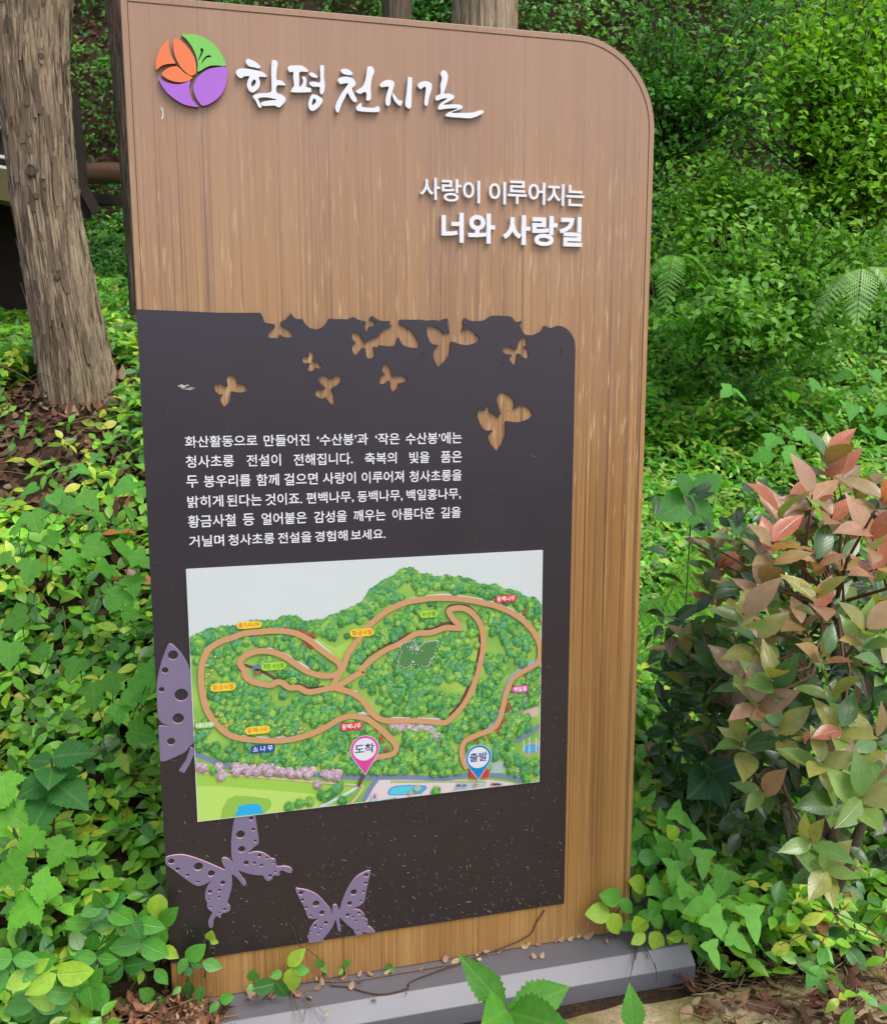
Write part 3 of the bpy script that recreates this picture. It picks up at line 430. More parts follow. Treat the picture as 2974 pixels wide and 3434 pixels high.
MAP = {'land': [(0.0694,0.7835),(0.0735,0.8001),(0.0883,0.8075),(0.1072,0.8174),(0.1286,0.8201),(0.1446,0.8203),(0.1608,0.822),(0.1799,0.8291),(0.215,0.8252),(0.2424,0.8247),(0.2591,0.8321),(0.27,0.8299),(0.2866,0.8273),(0.2986,0.8063),(0.3058,0.8173),(0.3254,0.8188),(0.3422,0.8133),(0.3509,0.8257),(0.3707,0.8287),(0.3937,0.8403),(0.4109,0.8478),(0.4297,0.8612),(0.4373,0.8776),(0.4611,0.8881),(0.4691,0.897),(0.4904,0.9037),(0.5038,0.9163),(0.5171,0.9182),(0.5305,0.9108),(0.5384,0.9009),(0.56,0.901),(0.5735,0.8921),(0.598,0.8961),(0.6144,0.8897),(0.6309,0.8915),(0.6392,0.8842),(0.6502,0.8862),(0.6752,0.871),(0.692,0.8673),(0.706,0.8692),(0.723,0.8585),(0.7456,0.8543),(0.7628,0.8463),(0.7801,0.8354),(0.7944,0.8359),(0.813,0.8094),'BR','BL'],'skyline': [(0.0737,0.8058),(0.0884,0.8103),(0.1073,0.8188),(0.1287,0.8215),(0.1447,0.8231),(0.1608,0.822),(0.1799,0.8291),(0.2152,0.8295),(0.2425,0.829),(0.2592,0.8364),(0.2784,0.8337),(0.292,0.8241),(0.3059,0.8202),(0.3255,0.8232),(0.3422,0.8162),(0.351,0.8315),(0.3708,0.8345),(0.3937,0.8432),(0.4109,0.8508),(0.4298,0.8641),(0.4373,0.8803),(0.4505,0.8875),(0.4612,0.8935),(0.4691,0.8997),(0.4798,0.9044),(0.4904,0.9091),(0.5038,0.919),(0.5172,0.9222),(0.5305,0.9161),(0.5385,0.9063),(0.56,0.9064),(0.5735,0.8975),(0.598,0.9015),(0.6144,0.8951),(0.6309,0.8969),(0.6391,0.8896),(0.6502,0.8917),(0.6752,0.8765),(0.692,0.8728),(0.706,0.8747),(0.7229,0.864),(0.7456,0.8598),(0.7627,0.8518),(0.78,0.841),(0.7943,0.8415),(0.8061,0.8267)],'lawn': [(0.0682,0.5179),(0.1221,0.5072),(0.2044,0.4887),(0.2887,0.4713),(0.3605,0.4536),(0.4014,0.4472),(0.3777,0.4361),(0.3365,0.4163),(0.3117,0.4101),(0.2301,0.4096),(0.146,0.4081),(0.0664,0.4099)],'lawn2': [(0.0669,0.4884),(0.1211,0.482),(0.2036,0.4646),(0.2881,0.4469),(0.3311,0.4355),(0.3162,0.4157),(0.3103,0.4103),(0.2301,0.4096),(0.146,0.4081),(0.0664,0.4099)],'pondside': [(0.1143,0.4107),(0.1193,0.4342),(0.131,0.4538),(0.1478,0.4584),(0.1809,0.4522),(0.2142,0.4436),(0.2204,0.4337),(0.2164,0.422),(0.2047,0.4098)],'pond': [(0.1434,0.4136),(0.1458,0.4203),(0.1507,0.4242),(0.1501,0.4303),(0.1525,0.4361),(0.1594,0.4346),(0.1664,0.4365),(0.1803,0.4366),(0.1915,0.4349),(0.1947,0.4308),(0.1997,0.4287),(0.1981,0.4228),(0.2021,0.4177),(0.2005,0.41)],'yard': [(0.4476,0.458),(0.5134,0.4509),(0.5973,0.4405),(0.6946,0.4292),(0.7237,0.4228),(0.7589,0.4127),(0.7531,0.412),(0.6543,0.4104),(0.541,0.408),(0.4579,0.4081),(0.417,0.4102)],'parking': [(0.6214,0.4304),(0.6917,0.4251),(0.6889,0.4136),(0.6257,0.4103),(0.61,0.4104)],'park2': [(0.6972,0.4699),(0.732,0.469),(0.7346,0.4422),(0.7003,0.4432),(0.6945,0.4527)],'green_strip': [(0.4735,0.4535),(0.5691,0.4423),(0.6888,0.4275),(0.6883,0.4234),(0.5691,0.4368),(0.4734,0.4475)],'pool': [(0.4664,0.4271),(0.4719,0.4365),(0.4857,0.4406),(0.5133,0.4388),(0.5523,0.4333),(0.555,0.4252),(0.541,0.4138),(0.5131,0.4152),(0.4855,0.4176),(0.469,0.4205)],'pool_in': [(0.4718,0.4271),(0.4774,0.4344),(0.4912,0.4371),(0.5133,0.4359),(0.5411,0.432),(0.5439,0.4265),(0.5326,0.4177),(0.5076,0.4187),(0.4855,0.4205),(0.4734,0.4228)],'butterfly': [(0.4997,0.7572),(0.5105,0.7619),(0.524,0.7649),(0.5294,0.759),(0.5334,0.7436),(0.5375,0.746),(0.5457,0.7564),(0.5594,0.7595),(0.5717,0.7613),(0.5799,0.7579),(0.5771,0.7471),(0.5702,0.7269),(0.5633,0.7191),(0.5605,0.7083),(0.5495,0.7045),(0.5291,0.7123),(0.5237,0.7196),(0.5195,0.7089),(0.5046,0.7074),(0.4939,0.7152),(0.4926,0.7249),(0.4995,0.7381),(0.4964,0.752)],'terrace': [(0.7775,0.5839),(0.7949,0.588),(0.812,0.5887),(0.8105,0.5661),(0.7923,0.5664),(0.7806,0.569),(0.7746,0.5754)],'redbox': [(0.6499,0.4583),(0.6915,0.4603),(0.6951,0.4379),(0.6514,0.4395)],'meadow': [(0.1113,0.651),(0.1352,0.6399),(0.1755,0.6213),(0.2077,0.5945),(0.1745,0.592),(0.134,0.6079),(0.1132,0.6304)],'gap': [(0.3205,0.7872),(0.3468,0.7677),(0.3609,0.7607),(0.3896,0.7732),(0.3989,0.7813),(0.3744,0.7213),(0.3519,0.7408),(0.3243,0.7694)],'hutlawn': [(0.1794,0.7346),(0.1956,0.7304),(0.2227,0.7194),(0.2361,0.7066),(0.2276,0.6985),(0.2002,0.7039),(0.1841,0.714),(0.1784,0.7231)]}
STROKES = [('trail',[(0.37,0.7181),(0.3659,0.7294),(0.3464,0.7457),(0.3242,0.7651),(0.3077,0.7809),(0.2885,0.794),(0.2665,0.8028),(0.2391,0.8072),(0.209,0.8071),(0.1791,0.8064),(0.1546,0.7997),(0.1275,0.7918),(0.107,0.7792),(0.0971,0.7629),(0.0904,0.7421),(0.0879,0.7137),(0.0899,0.6848),(0.0954,0.6554),(0.1065,0.6311),(0.1232,0.609),(0.139,0.5941),(0.1605,0.584),(0.1905,0.577),(0.2237,0.572),(0.2545,0.5703),(0.2828,0.5733),(0.3085,0.5797),(0.3373,0.5903),(0.3606,0.603),(0.3838,0.6092),(0.407,0.606),(0.4258,0.5983),(0.4412,0.5856),(0.4572,0.57),(0.4705,0.5546),(0.4826,0.5406),(0.4866,0.5275),(0.481,0.5167),(0.4646,0.5128),(0.4456,0.5121),(0.432,0.5051)]),('trail',[(0.3744,0.7213),(0.3699,0.7128),(0.3583,0.7034),(0.3398,0.7023),(0.32,0.7067),(0.295,0.7191),(0.2731,0.737),(0.2513,0.7533),(0.2268,0.764),(0.2022,0.7668),(0.183,0.7617),(0.1691,0.7528),(0.166,0.7415),(0.1738,0.7293),(0.1747,0.7177),(0.1866,0.705),(0.2109,0.6956),(0.2274,0.6927),(0.2386,0.6982),(0.2496,0.6951),(0.2632,0.6836),(0.2828,0.6819),(0.2994,0.6715),(0.3192,0.6712),(0.3391,0.6739),(0.3534,0.6756),(0.3736,0.6827),(0.3969,0.6956),(0.4173,0.7058),(0.4123,0.7096),(0.4244,0.7195),(0.4432,0.7344),(0.4674,0.7488),(0.4889,0.7567),(0.5078,0.7662),(0.5241,0.7759),(0.5404,0.7801),(0.5594,0.7787),(0.5759,0.7816),(0.5951,0.7871),(0.6144,0.7857),(0.6282,0.7839)]),('trail',[(0.6254,0.794),(0.6171,0.8007),(0.6089,0.8123),(0.6034,0.8236),(0.6089,0.8273),(0.6254,0.829),(0.6448,0.8235),(0.6615,0.8086),(0.6742,0.7883),(0.6799,0.7629),(0.6801,0.7349),(0.6746,0.7044),(0.6676,0.6768),(0.6551,0.644),(0.6424,0.6196),(0.6256,0.5985),(0.6087,0.583),(0.5947,0.5745),(0.5696,0.5784),(0.5365,0.5845),(0.5008,0.588),(0.4682,0.5913),(0.4468,0.6004),(0.4309,0.6172),(0.4204,0.6348),(0.4074,0.6498),(0.3905,0.6618),(0.3677,0.6713),(0.3535,0.6771)]),('trail',[(0.3506,0.6758),(0.3654,0.7013),(0.3772,0.721),(0.3863,0.7469),(0.398,0.7637),(0.4127,0.7803),(0.4229,0.7956),(0.4363,0.8081),(0.455,0.8229),(0.4764,0.8363),(0.5032,0.8466),(0.53,0.8516),(0.5598,0.8537),(0.587,0.8534),(0.6199,0.8499),(0.6531,0.8436),(0.681,0.8363),(0.7091,0.8275),(0.7375,0.8145),(0.7634,0.7974),(0.7866,0.7746),(0.8014,0.7538),(0.8104,0.7304),(0.8108,0.7047),(0.8037,0.691),(0.7878,0.6823),(0.7648,0.6714),(0.7476,0.6586),(0.7377,0.6394),(0.7307,0.6171),(0.7252,0.5918),(0.7196,0.5721),(0.7082,0.5531),(0.6939,0.5458),(0.671,0.5395),(0.6483,0.5318),(0.6369,0.5229),(0.6327,0.506),(0.6356,0.4855),(0.6427,0.4673)]),('brown',[(0.4138,0.7218),(0.43,0.7382),(0.4621,0.756),(0.489,0.7649),(0.5106,0.7755),(0.5269,0.788),(0.5405,0.7911),(0.5487,0.8),(0.5623,0.8032),(0.5814,0.7991),(0.5882,0.7945),(0.5759,0.7871),(0.5568,0.7858),(0.5432,0.789)]),('brown',[(0.5896,0.7944),(0.6033,0.7962),(0.6254,0.7918),(0.6282,0.7971)]),('brown',[(0.5993,0.8239),(0.6061,0.833),(0.6254,0.8331),(0.6476,0.8289),(0.6671,0.8082),(0.677,0.7826),(0.6743,0.7605),(0.6717,0.7243),(0.6648,0.694),(0.6536,0.6639),(0.6396,0.6312),(0.6199,0.6019),(0.5975,0.5841)]),('brown',[(0.1768,0.7377),(0.201,0.727),(0.2225,0.7136),(0.2387,0.7019),(0.2607,0.6912),(0.2829,0.6878),(0.3052,0.6775),(0.3335,0.6774)]),('white',[(0.1065,0.6311),(0.1234,0.6133),(0.1391,0.5985),(0.1606,0.5881),(0.1907,0.582),(0.2239,0.5765),(0.2546,0.5753),(0.2801,0.5775)]),('white',[(0.0856,0.7425),(0.093,0.7618),(0.1031,0.7809),(0.1223,0.7936),(0.1439,0.8005)]),('white',[(0.2913,0.7938),(0.3133,0.7819),(0.3327,0.7659),(0.3521,0.7467),(0.3715,0.723)]),('white',[(0.2133,0.7694),(0.2297,0.7675),(0.2569,0.7543),(0.2814,0.7363),(0.3062,0.7196)]),('white',[(0.5086,0.8503),(0.5355,0.8567),(0.5598,0.8578),(0.5979,0.8581),(0.6531,0.8483),(0.7091,0.8331),(0.7432,0.8169),(0.7662,0.8014),(0.7895,0.7758),(0.8102,0.7418)]),('white',[(0.4068,0.614),(0.4334,0.6072),(0.4548,0.5968),(0.4873,0.5936),(0.5282,0.5895),(0.5697,0.5835),(0.5975,0.5807)]),('white',[(0.3591,0.6745),(0.3791,0.6673),(0.4021,0.6607)]),('skyblue',[(0.8022,0.6968),(0.7676,0.6797),(0.7447,0.6617),(0.7334,0.6398),(0.7279,0.6174),(0.7181,0.5838),(0.7053,0.5591),(0.6853,0.5482)]),('road',[(0.0699,0.5589),(0.0963,0.5442),(0.131,0.5255),(0.1718,0.5144),(0.2496,0.4971),(0.3178,0.4847),(0.3697,0.4747),(0.4239,0.4663),(0.445,0.4645),(0.5135,0.4566),(0.5973,0.444),(0.6399,0.4466),(0.6714,0.4442),(0.7119,0.4374),(0.7412,0.4296),(0.7707,0.4167)]),('road',[(0.8118,0.5426),(0.7928,0.5299),(0.7724,0.5203),(0.7608,0.5142)]),('road',[(0.4449,0.4611),(0.4311,0.4428),(0.4172,0.4188)]),('beige',[(0.0682,0.5193),(0.1768,0.4979),(0.2888,0.4743),(0.3986,0.4522),(0.4132,0.4473),(0.4041,0.4298),(0.3891,0.4129)]),('pale',[(0.4014,0.4472),(0.3748,0.4333),(0.3453,0.4214),(0.319,0.4108)])]
CHERRY = [(0.0768,0.5316),(0.0848,0.5278),(0.116,0.5272),(0.1222,0.5102),(0.1193,0.506),(0.1487,0.5235),(0.1497,0.513),(0.1581,0.5165),(0.1665,0.5186),(0.1745,0.5102),(0.183,0.5152),(0.1911,0.5083),(0.2024,0.5145),(0.2107,0.5106),(0.2192,0.5141),(0.2161,0.5039),(0.2329,0.505),(0.2427,0.5009),(0.2582,0.5006),(0.2637,0.4939),(0.2779,0.4938),(0.2894,0.4986),(0.2978,0.4885),(0.3065,0.4967),(0.3322,0.4876),(0.3408,0.482),(0.3495,0.4856),(0.3611,0.4843),(0.3581,0.477),(0.3173,0.4648),(0.4803,0.576),(0.4898,0.5695),(0.498,0.5743),(0.5089,0.576),(0.5144,0.5698),(0.5281,0.5712),(0.5281,0.5627),(0.5419,0.5698),(0.5474,0.5608),(0.5585,0.5625),(0.5668,0.556),(0.5723,0.5468),(0.5793,0.5433),(0.5364,0.576)]
REDBUSH = [(0.155,0.811),(0.163,0.809),(0.1712,0.8104),(0.1793,0.8121),(0.1873,0.8087),(0.1983,0.8121),(0.2255,0.8102),(0.2365,0.8114),(0.2529,0.8102),(0.2612,0.8084),(0.2831,0.8016),(0.2914,0.7996),(0.2997,0.796),(0.308,0.7925),(0.3163,0.789),(0.3047,0.771),(0.3102,0.7662),(0.2964,0.7745),(0.7631,0.824),(0.7658,0.8293),(0.7775,0.8118),(0.7747,0.8064),(0.795,0.7938),(0.8007,0.7962),(0.8125,0.7812),(0.7506,0.6483),(0.7592,0.6518),(0.7679,0.6554),(0.7765,0.6589),(0.7852,0.6624),(0.7938,0.6689),(0.8025,0.6724),(0.8097,0.6776),(0.741,0.6018),(0.7382,0.5934),(0.7368,0.5849),(0.7354,0.5764),(0.7341,0.5678),(0.7298,0.5596),(0.7255,0.5542),(0.7198,0.549),(0.7141,0.5423),(0.6654,0.5213),(0.674,0.5219),(0.6825,0.5253),(0.4463,0.5655),(0.4516,0.5565),(0.4555,0.5477),(0.4595,0.5388),(0.4635,0.5299),(0.441,0.5716),(0.4661,0.524),(0.4331,0.5836)]
YELLOW = [(0.1189,0.6386),(0.1269,0.6334),(0.1349,0.6297),(0.1455,0.6243),(0.1536,0.6206),(0.1644,0.618),(0.1751,0.6096),(0.2302,0.6011),(0.2412,0.597),(0.2523,0.5929),(0.2636,0.5947),(0.2749,0.5966),(0.2861,0.5925),(0.2354,0.5887),(0.2493,0.5857),(0.269,0.5867),(0.1398,0.6161),(0.1532,0.6089),(0.1075,0.7578),(0.1043,0.7438),(0.1024,0.7296),(0.1058,0.715),(0.1112,0.6481)]
LONETREE = [(0.256,0.4217),(0.2776,0.4267),(0.3006,0.4285),(0.3254,0.4393),(0.334,0.4352),(0.3428,0.4403),(0.3605,0.452),(0.3516,0.4454),(0.3687,0.4216),(0.5747,0.4185)]
PILLS = [('홍가시나무','yellow','red',0.1867,0.8232,0.05,0.0147),('황금사철','yellow','orangered',0.1306,0.697,0.051,0.0167),('작은 수산봉','lime','dgreen',0.2327,0.7325,0.0509,0.0168),('대나무','palelime','white',0.0918,0.62,0.0397,0.0128),('동백나무','yellow','orangered',0.1962,0.5986,0.051,0.0166),('소 나 무','blue','white',0.2054,0.5572,0.0505,0.0173),('동백나무','red','white',0.3907,0.587,0.0499,0.017),('황금사철','yellow','red',0.4163,0.7903,0.0511,0.0165),('수산봉','lime','dgreen',0.5596,0.8203,0.0394,0.0158),('동백나무','red','white',0.731,0.8427,0.0496,0.0161),('백일홍','magenta','white',0.7661,0.6354,0.0392,0.0161)]
PINS = [('도착','magenta',(0.4177,0.5327),0.0299,(0.4182,0.4757)),('출발','pinblue',(0.6706,0.486),0.029,(0.6708,0.4354))]
ARCH = (0.7921,0.5825)
FOUNTAIN = (0.7948,0.4915)
HUT = (0.1997,0.73)
STEPS = [(0.7775,0.4639),(0.7746,0.4569),(0.7723,0.4497),(0.7704,0.4425),(0.7681,0.4354),(0.7667,0.4296)]
BRIDGE = [(0.418,0.477),(0.4112,0.4679),(0.4075,0.4598),(0.4042,0.4531)]
CARS = [(0.6257,0.4255),(0.6385,0.424),(0.6643,0.4224),(0.7048,0.4191),(0.7121,0.4183),(0.7194,0.4168)]
BUTDOTS = [(0.4997,0.7572),(0.5105,0.7619),(0.524,0.7649),(0.5294,0.759),(0.5334,0.7436),(0.5375,0.746),(0.5457,0.7564),(0.5594,0.7595),(0.5717,0.7613),(0.5799,0.7579),(0.5771,0.7471),(0.5702,0.7269),(0.5633,0.7191),(0.5605,0.7083),(0.5495,0.7045),(0.5291,0.7123),(0.5237,0.7196),(0.5195,0.7089),(0.5046,0.7074),(0.4939,0.7152),(0.4926,0.7249),(0.4995,0.7381),(0.4964,0.752)]
WOUND = (0.0857,1.3005)
CHIP = [(0.0616,1.8107),(0.0639,1.803),(0.0639,1.796),(0.0615,1.7898),(0.0641,1.7899),(0.0657,1.7979),(0.0649,1.8065),(0.063,1.8108)]
TIPS = [(1.36,-0.215,1.156),(1.637,0.117,1.069),(1.271,-0.294,1.087),(1.516,-0.12,1.072),(1.254,-0.514,1.118),(1.435,0.002,1.018),(1.2,-0.296,1.051),(1.357,-0.15,0.984),(1.11,-0.409,1.022),(1.402,0.286,0.865),(1.421,0.211,0.905),(1.528,0.295,0.837),(1.394,-0.195,1.027),(1.681,0.105,0.943),(1.328,-0.4,1.024),(1.472,0.043,0.878),(1.323,-0.252,0.946),(1.427,-0.193,0.929),(1.38,-0.358,0.945),(1.477,0.307,0.797),(1.407,0.291,0.824),(1.403,0.161,0.781),(1.287,-0.119,0.866),(1.575,0.202,0.761),(1.169,-0.465,0.935),(1.647,0.045,0.781),(1.388,0.251,0.747),(1.613,-0.101,0.795),(1.106,-0.332,0.867),(1.394,-0.006,0.749),(1.336,-0.197,0.794),(1.504,-0.091,0.764),(1.269,-0.477,0.867),(1.531,0.127,0.639),(1.185,-0.266,0.793),(1.399,0.166,0.663),(1.253,-0.378,0.79),(1.684,0.075,0.603),(1.386,-0.389,0.763),(1.506,0.026,0.608),(1.164,-0.354,0.74),(1.26,-0.103,0.648),(1.341,0.158,0.592),(1.312,0.256,0.59),(1.341,0.249,0.495),(1.427,0.243,0.461),(1.144,-0.339,0.686),(1.56,0.132,0.475),(1.358,-0.279,0.666),(1.671,0.011,0.509),(1.324,-0.36,0.625),(1.446,-0.106,0.501),(1.268,-0.23,0.58),(1.514,-0.234,0.534),(1.222,-0.174,0.529),(1.385,0.216,0.379),(1.426,-0.27,0.502),(1.554,-0.211,0.438),(1.281,-0.363,0.558),(1.584,0.15,0.302),(1.337,-0.414,0.502),(1.733,-0.022,0.228),(1.361,-0.313,0.44),(1.514,0.317,0.208),(1.268,-0.189,0.416),(1.574,0.164,0.128),(1.216,-0.433,0.435),(1.571,0.107,0.046),(1.411,-0.233,0.232),(1.607,-0.12,0.367),(1.346,0.269,0.611),(1.666,0.189,-0.072)]
SHRUBBASE = (1.57,-0.026,0.052)
SPRIGS = [(-0.016,-0.02,0.152,-0.051,-0.032,0.146,'y'),(-0.016,-0.02,0.15,0.019,-0.032,0.123,'y'),(-0.019,-0.02,0.141,-0.049,-0.032,0.127,'g'),(0.034,-0.035,0.121,0.072,-0.047,0.153,'g'),(0.036,-0.035,0.126,0.015,-0.047,0.098,'g'),(0.043,-0.035,0.118,0.064,-0.047,0.106,'d'),(0.065,-0.035,0.109,0.107,-0.047,0.098,'g'),(0.036,-0.035,0.105,0.039,-0.047,0.088,'d'),(0.082,-0.035,0.157,0.087,-0.047,0.183,'y'),(0.083,-0.035,0.158,0.099,-0.047,0.156,'y'),(-0.03,-0.02,0.102,-0.055,-0.032,0.124,'g'),(-0.03,-0.02,0.102,-0.005,-0.032,0.067,'g'),(0.241,-0.035,0.07,0.277,-0.047,0.112,'y'),(0.249,-0.035,0.066,0.249,-0.047,0.013,'y'),(0.256,-0.035,0.058,0.285,-0.047,0.059,'g'),(0.21,-0.06,0.052,0.162,-0.072,0.055,'d'),(0.229,-0.035,0.057,0.204,-0.047,0.059,'g'),(0.213,-0.06,0.057,0.235,-0.072,0.022,'d'),(0.167,-0.06,0.065,0.167,-0.072,0.098,'g'),(0.165,-0.06,0.06,0.158,-0.072,0.05,'g'),(0.036,-0.035,0.038,0.037,-0.047,0.08,'d'),(0.041,-0.035,0.034,0.028,-0.047,0.005,'d'),(0.062,-0.06,0.075,0.055,-0.072,0.044,'d'),(0.021,-0.035,0.062,0.003,-0.047,0.054,'g'),(0.097,-0.06,0.031,0.074,-0.072,0.017,'g'),(0.098,-0.06,0.034,0.125,-0.072,0.045,'g'),(0.317,-0.015,0.043,0.304,-0.027,0.068,'g'),(0.316,-0.015,0.041,0.326,-0.027,0.035,'g'),(0.363,-0.015,0.033,0.376,-0.027,0.055,'g'),(0.362,-0.015,0.03,0.351,-0.027,0.024,'g'),(-0.037,-0.02,0.034,-0.06,-0.032,0.066,'g'),(-0.034,-0.02,0.033,-0.022,-0.032,0.004,'g'),(-0.035,-0.02,0.03,-0.065,-0.032,0.017,'g'),(-0.032,-0.02,0.033,-0.008,-0.032,0.022,'g'),(0.466,-0.015,0.011,0.459,-0.027,0.031,'g'),(0.467,-0.015,0.01,0.475,-0.027,0.011,'g'),(-0.054,-0.02,0.109,-0.082,-0.032,0.109,'g'),(-0.054,-0.02,0.102,-0.063,-0.032,0.078,'y'),(-0.064,-0.02,0.138,-0.085,-0.032,0.17,'g'),(-0.064,-0.02,0.131,-0.047,-0.032,0.116,'g'),(-0.011,-0.02,0.197,-0.051,-0.032,0.201,'g'),(-0.05,-0.02,0.183,-0.046,-0.032,0.24,'g'),(-0.013,-0.02,0.268,-0.024,-0.032,0.217,'y')]
SPRIGS2 = [(0.987,-0.03,0.076,0.925,-0.045,0.089,'y'),(0.988,-0.03,0.072,1.009,-0.045,0.022,'y'),(1.015,-0.03,0.105,0.959,-0.045,0.13,'g'),(1.015,-0.03,0.105,1.04,-0.045,0.071,'g'),(1.054,-0.07,0.038,1.029,-0.085,0.086,'y'),(1.059,-0.07,0.035,1.021,-0.085,0.023,'y'),(1.072,-0.07,0.035,1.104,-0.085,-0.011,'y'),(1.039,-0.07,0.07,1.07,-0.085,0.098,'g'),(1.142,-0.07,0.002,1.112,-0.085,0.026,'y'),(1.158,-0.07,0.014,1.11,-0.085,0.024,'y'),(1.157,-0.07,0.016,1.199,-0.085,-0.025,'y'),(1.155,-0.07,-0.007,1.141,-0.085,-0.058,'g'),(1.227,-0.07,-0.017,1.22,-0.085,0.05,'y'),(1.227,-0.07,-0.021,1.228,-0.085,-0.076,'y'),(1.083,-0.07,0.003,1.102,-0.085,-0.026,'g'),(1.153,-0.07,0.029,1.192,-0.085,0.037,'g'),(1.079,-0.07,-0.072,1.062,-0.085,-0.075,'d'),(1.186,-0.07,-0.067,1.183,-0.085,-0.087,'d'),(1.013,-0.03,0.04,1.025,-0.045,0.029,'g'),(1.05,-0.03,0.039,1.02,-0.045,0.035,'g'),(1.09,-0.07,0.072,1.062,-0.085,0.127,'g'),(1.08,-0.07,0.082,1.093,-0.085,0.048,'g'),(1.264,-0.07,-0.076,1.234,-0.085,-0.036,'d')]
NETTLE_ = [((0.64,-0.341,0.032),[((0.622,-0.356,0.141),(0.546,-0.312,0.228),0.5),((0.633,-0.359,0.126),(0.776,-0.328,0.134),0.55),((0.628,-0.358,0.131),(0.563,-0.442,0.184),0.7),((0.633,-0.359,0.126),(0.695,-0.49,0.182),0.55),((0.626,-0.357,0.136),(0.646,-0.364,0.151),0.5)]),((0.849,-0.451,0.055),[((0.846,-0.449,0.112),(0.848,-0.428,0.193),0.6)])]
PL = {'fern': [((3.022,3.604,2.006),0.5),((3.928,3.017,1.88),0.55),((1.672,1.037,0.53),0.34),((1.856,1.048,0.688),0.3),((2.393,0.917,0.91),0.4)],'broad': [((1.64,0.827,0.922),0.19),((1.446,0.361,0.547),0.13),((1.314,0.09,0.332),0.12)],'tree1': ((-0.375,2.095,1.202),(-0.425,2.038,2.665)),'tree2': ((-0.284,3.711,1.933),(-0.282,3.611,3.228)),'tree3': ((1.85,7.263,4.606),(1.829,7.267,4.692)),'tree4': ((2.292,5.304,3.906),(2.292,5.304,4.045)),'log': ((-0.41,4.704,2.562),(0.032,5.025,2.643)),'sprout': ((-0.264,0.292,0.253),(-0.246,0.244,0.478))}
# ============================================================ THE SIGN
BW, BH, RAD = 1.0526, 2.0, 0.175
sign = empty('information_sign', (0, 0, 0), 'tall wood-grain trail sign with dark lower panel, illustrated map and white Korean lettering', 'sign')
def board_outline(i=0.0, n=18):
    r = RAD-i; p = [(i, 0.0 if i == 0 else 0.0), (BW-i, 0.0)]
    for k in range(n+1):
        a = math.pi/2*k/n; p.append((BW-RAD+r*math.cos(a), BH-RAD+r*math.sin(a)))
    p.append((i, BH-i)); return p
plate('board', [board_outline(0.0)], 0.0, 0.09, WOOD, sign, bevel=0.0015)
def ring(name, i0, i1, y, th, mat, parent):
    a = board_outline(i0)[1:]; b = board_outline(i1)[1:]
    a = a + [(i0, 0.0)]; b = b + [(i1, 0.0)]
    return plate(name, [a + b[::-1]], y, th, mat, parent)
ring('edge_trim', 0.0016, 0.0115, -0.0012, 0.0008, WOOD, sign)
ring('edge_joint', 0.0115, 0.0128, -0.0008, 0.0004, GROOVE, sign)
# dark steel panel with its butterfly cut-outs
pz, pb, pxr = 1.4449, 0.0979, 0.8838
pout = [(0.0005, pb), (0.0005, 1.4462)] + [tuple(p) for p in catmull(PANEL_TOP, 2, False)][:-1] + [(pxr, 1.375), (pxr, pb)]
holes = [[tuple(p) for p in catmull(h, 3)] for h in PANEL_HOLES]
PEDGE = flat('panel_cut_edge', (0.02, 0.014, 0.013), 0.6)
panel = plate('dark_panel', [pout]+holes, -0.0045, 0.0035, PANEL, sign, side=PEDGE)
# dust and grass clippings stuck to the panel
V = []; Fq = []; Cc = []
for i in range(1900):
    lowp = RNG.random() ** 1.6
    x = RNG.uniform(0.01, pxr-.01); z = pb+.005+lowp*0.55 if i < 1650 else RNG.uniform(.6, 1.38)
    if .0685 < x < .8156 and .41 < z < .9437: continue
    if i < 1650 and x < .3 and RNG.random() < .5: continue
    a = RNG.uniform(0, math.pi); L = RNG.uniform(.0006, .0022) if RNG.random() < .8 else RNG.uniform(.002, .006); w = RNG.uniform(.0003, .0006)
    dx, dz = math.cos(a)*L, math.sin(a)*L; nx, nz = -math.sin(a)*w, math.cos(a)*w; y = -.0054
    b0 = len(V); V += [(x-dx-nx, y, z-dz-nz), (x+dx-nx, y, z+dz-nz), (x+dx+nx, y-.0004, z+dz+nz), (x-dx+nx, y-.0004, z-dz+nz)]; Fq.append((b0, b0+1, b0+2, b0+3))
    c = RNG.uniform(.04, .30)*(0.5 if i >= 1650 else 1); Cc += [(c, c*.93, c*.8)]*4
mesh_np('dust_specks', np.array(V), Fq, vcol_mat('dry_dust', .8), sign, cols=np.array(Cc), kind='stuff')
# lilac butterflies (thin acrylic with pink cut edges)
for k, (out, hs_) in enumerate(FLIES):
    o_ = [(x, max(z, pb+.0008)) for x, z in (catmull(out, 3) if k != 1 else np.array(out))]
    o_ = [(max(x, .001), z) for x, z in o_]
    lps = [o_] + [circle(x, z, r*.97) for x, z, r in hs_]
    plate('butterfly_ornament' if k != 1 else 'butterfly_tail', lps, -0.0085, 0.0035, LILAC, sign, side=PINK)
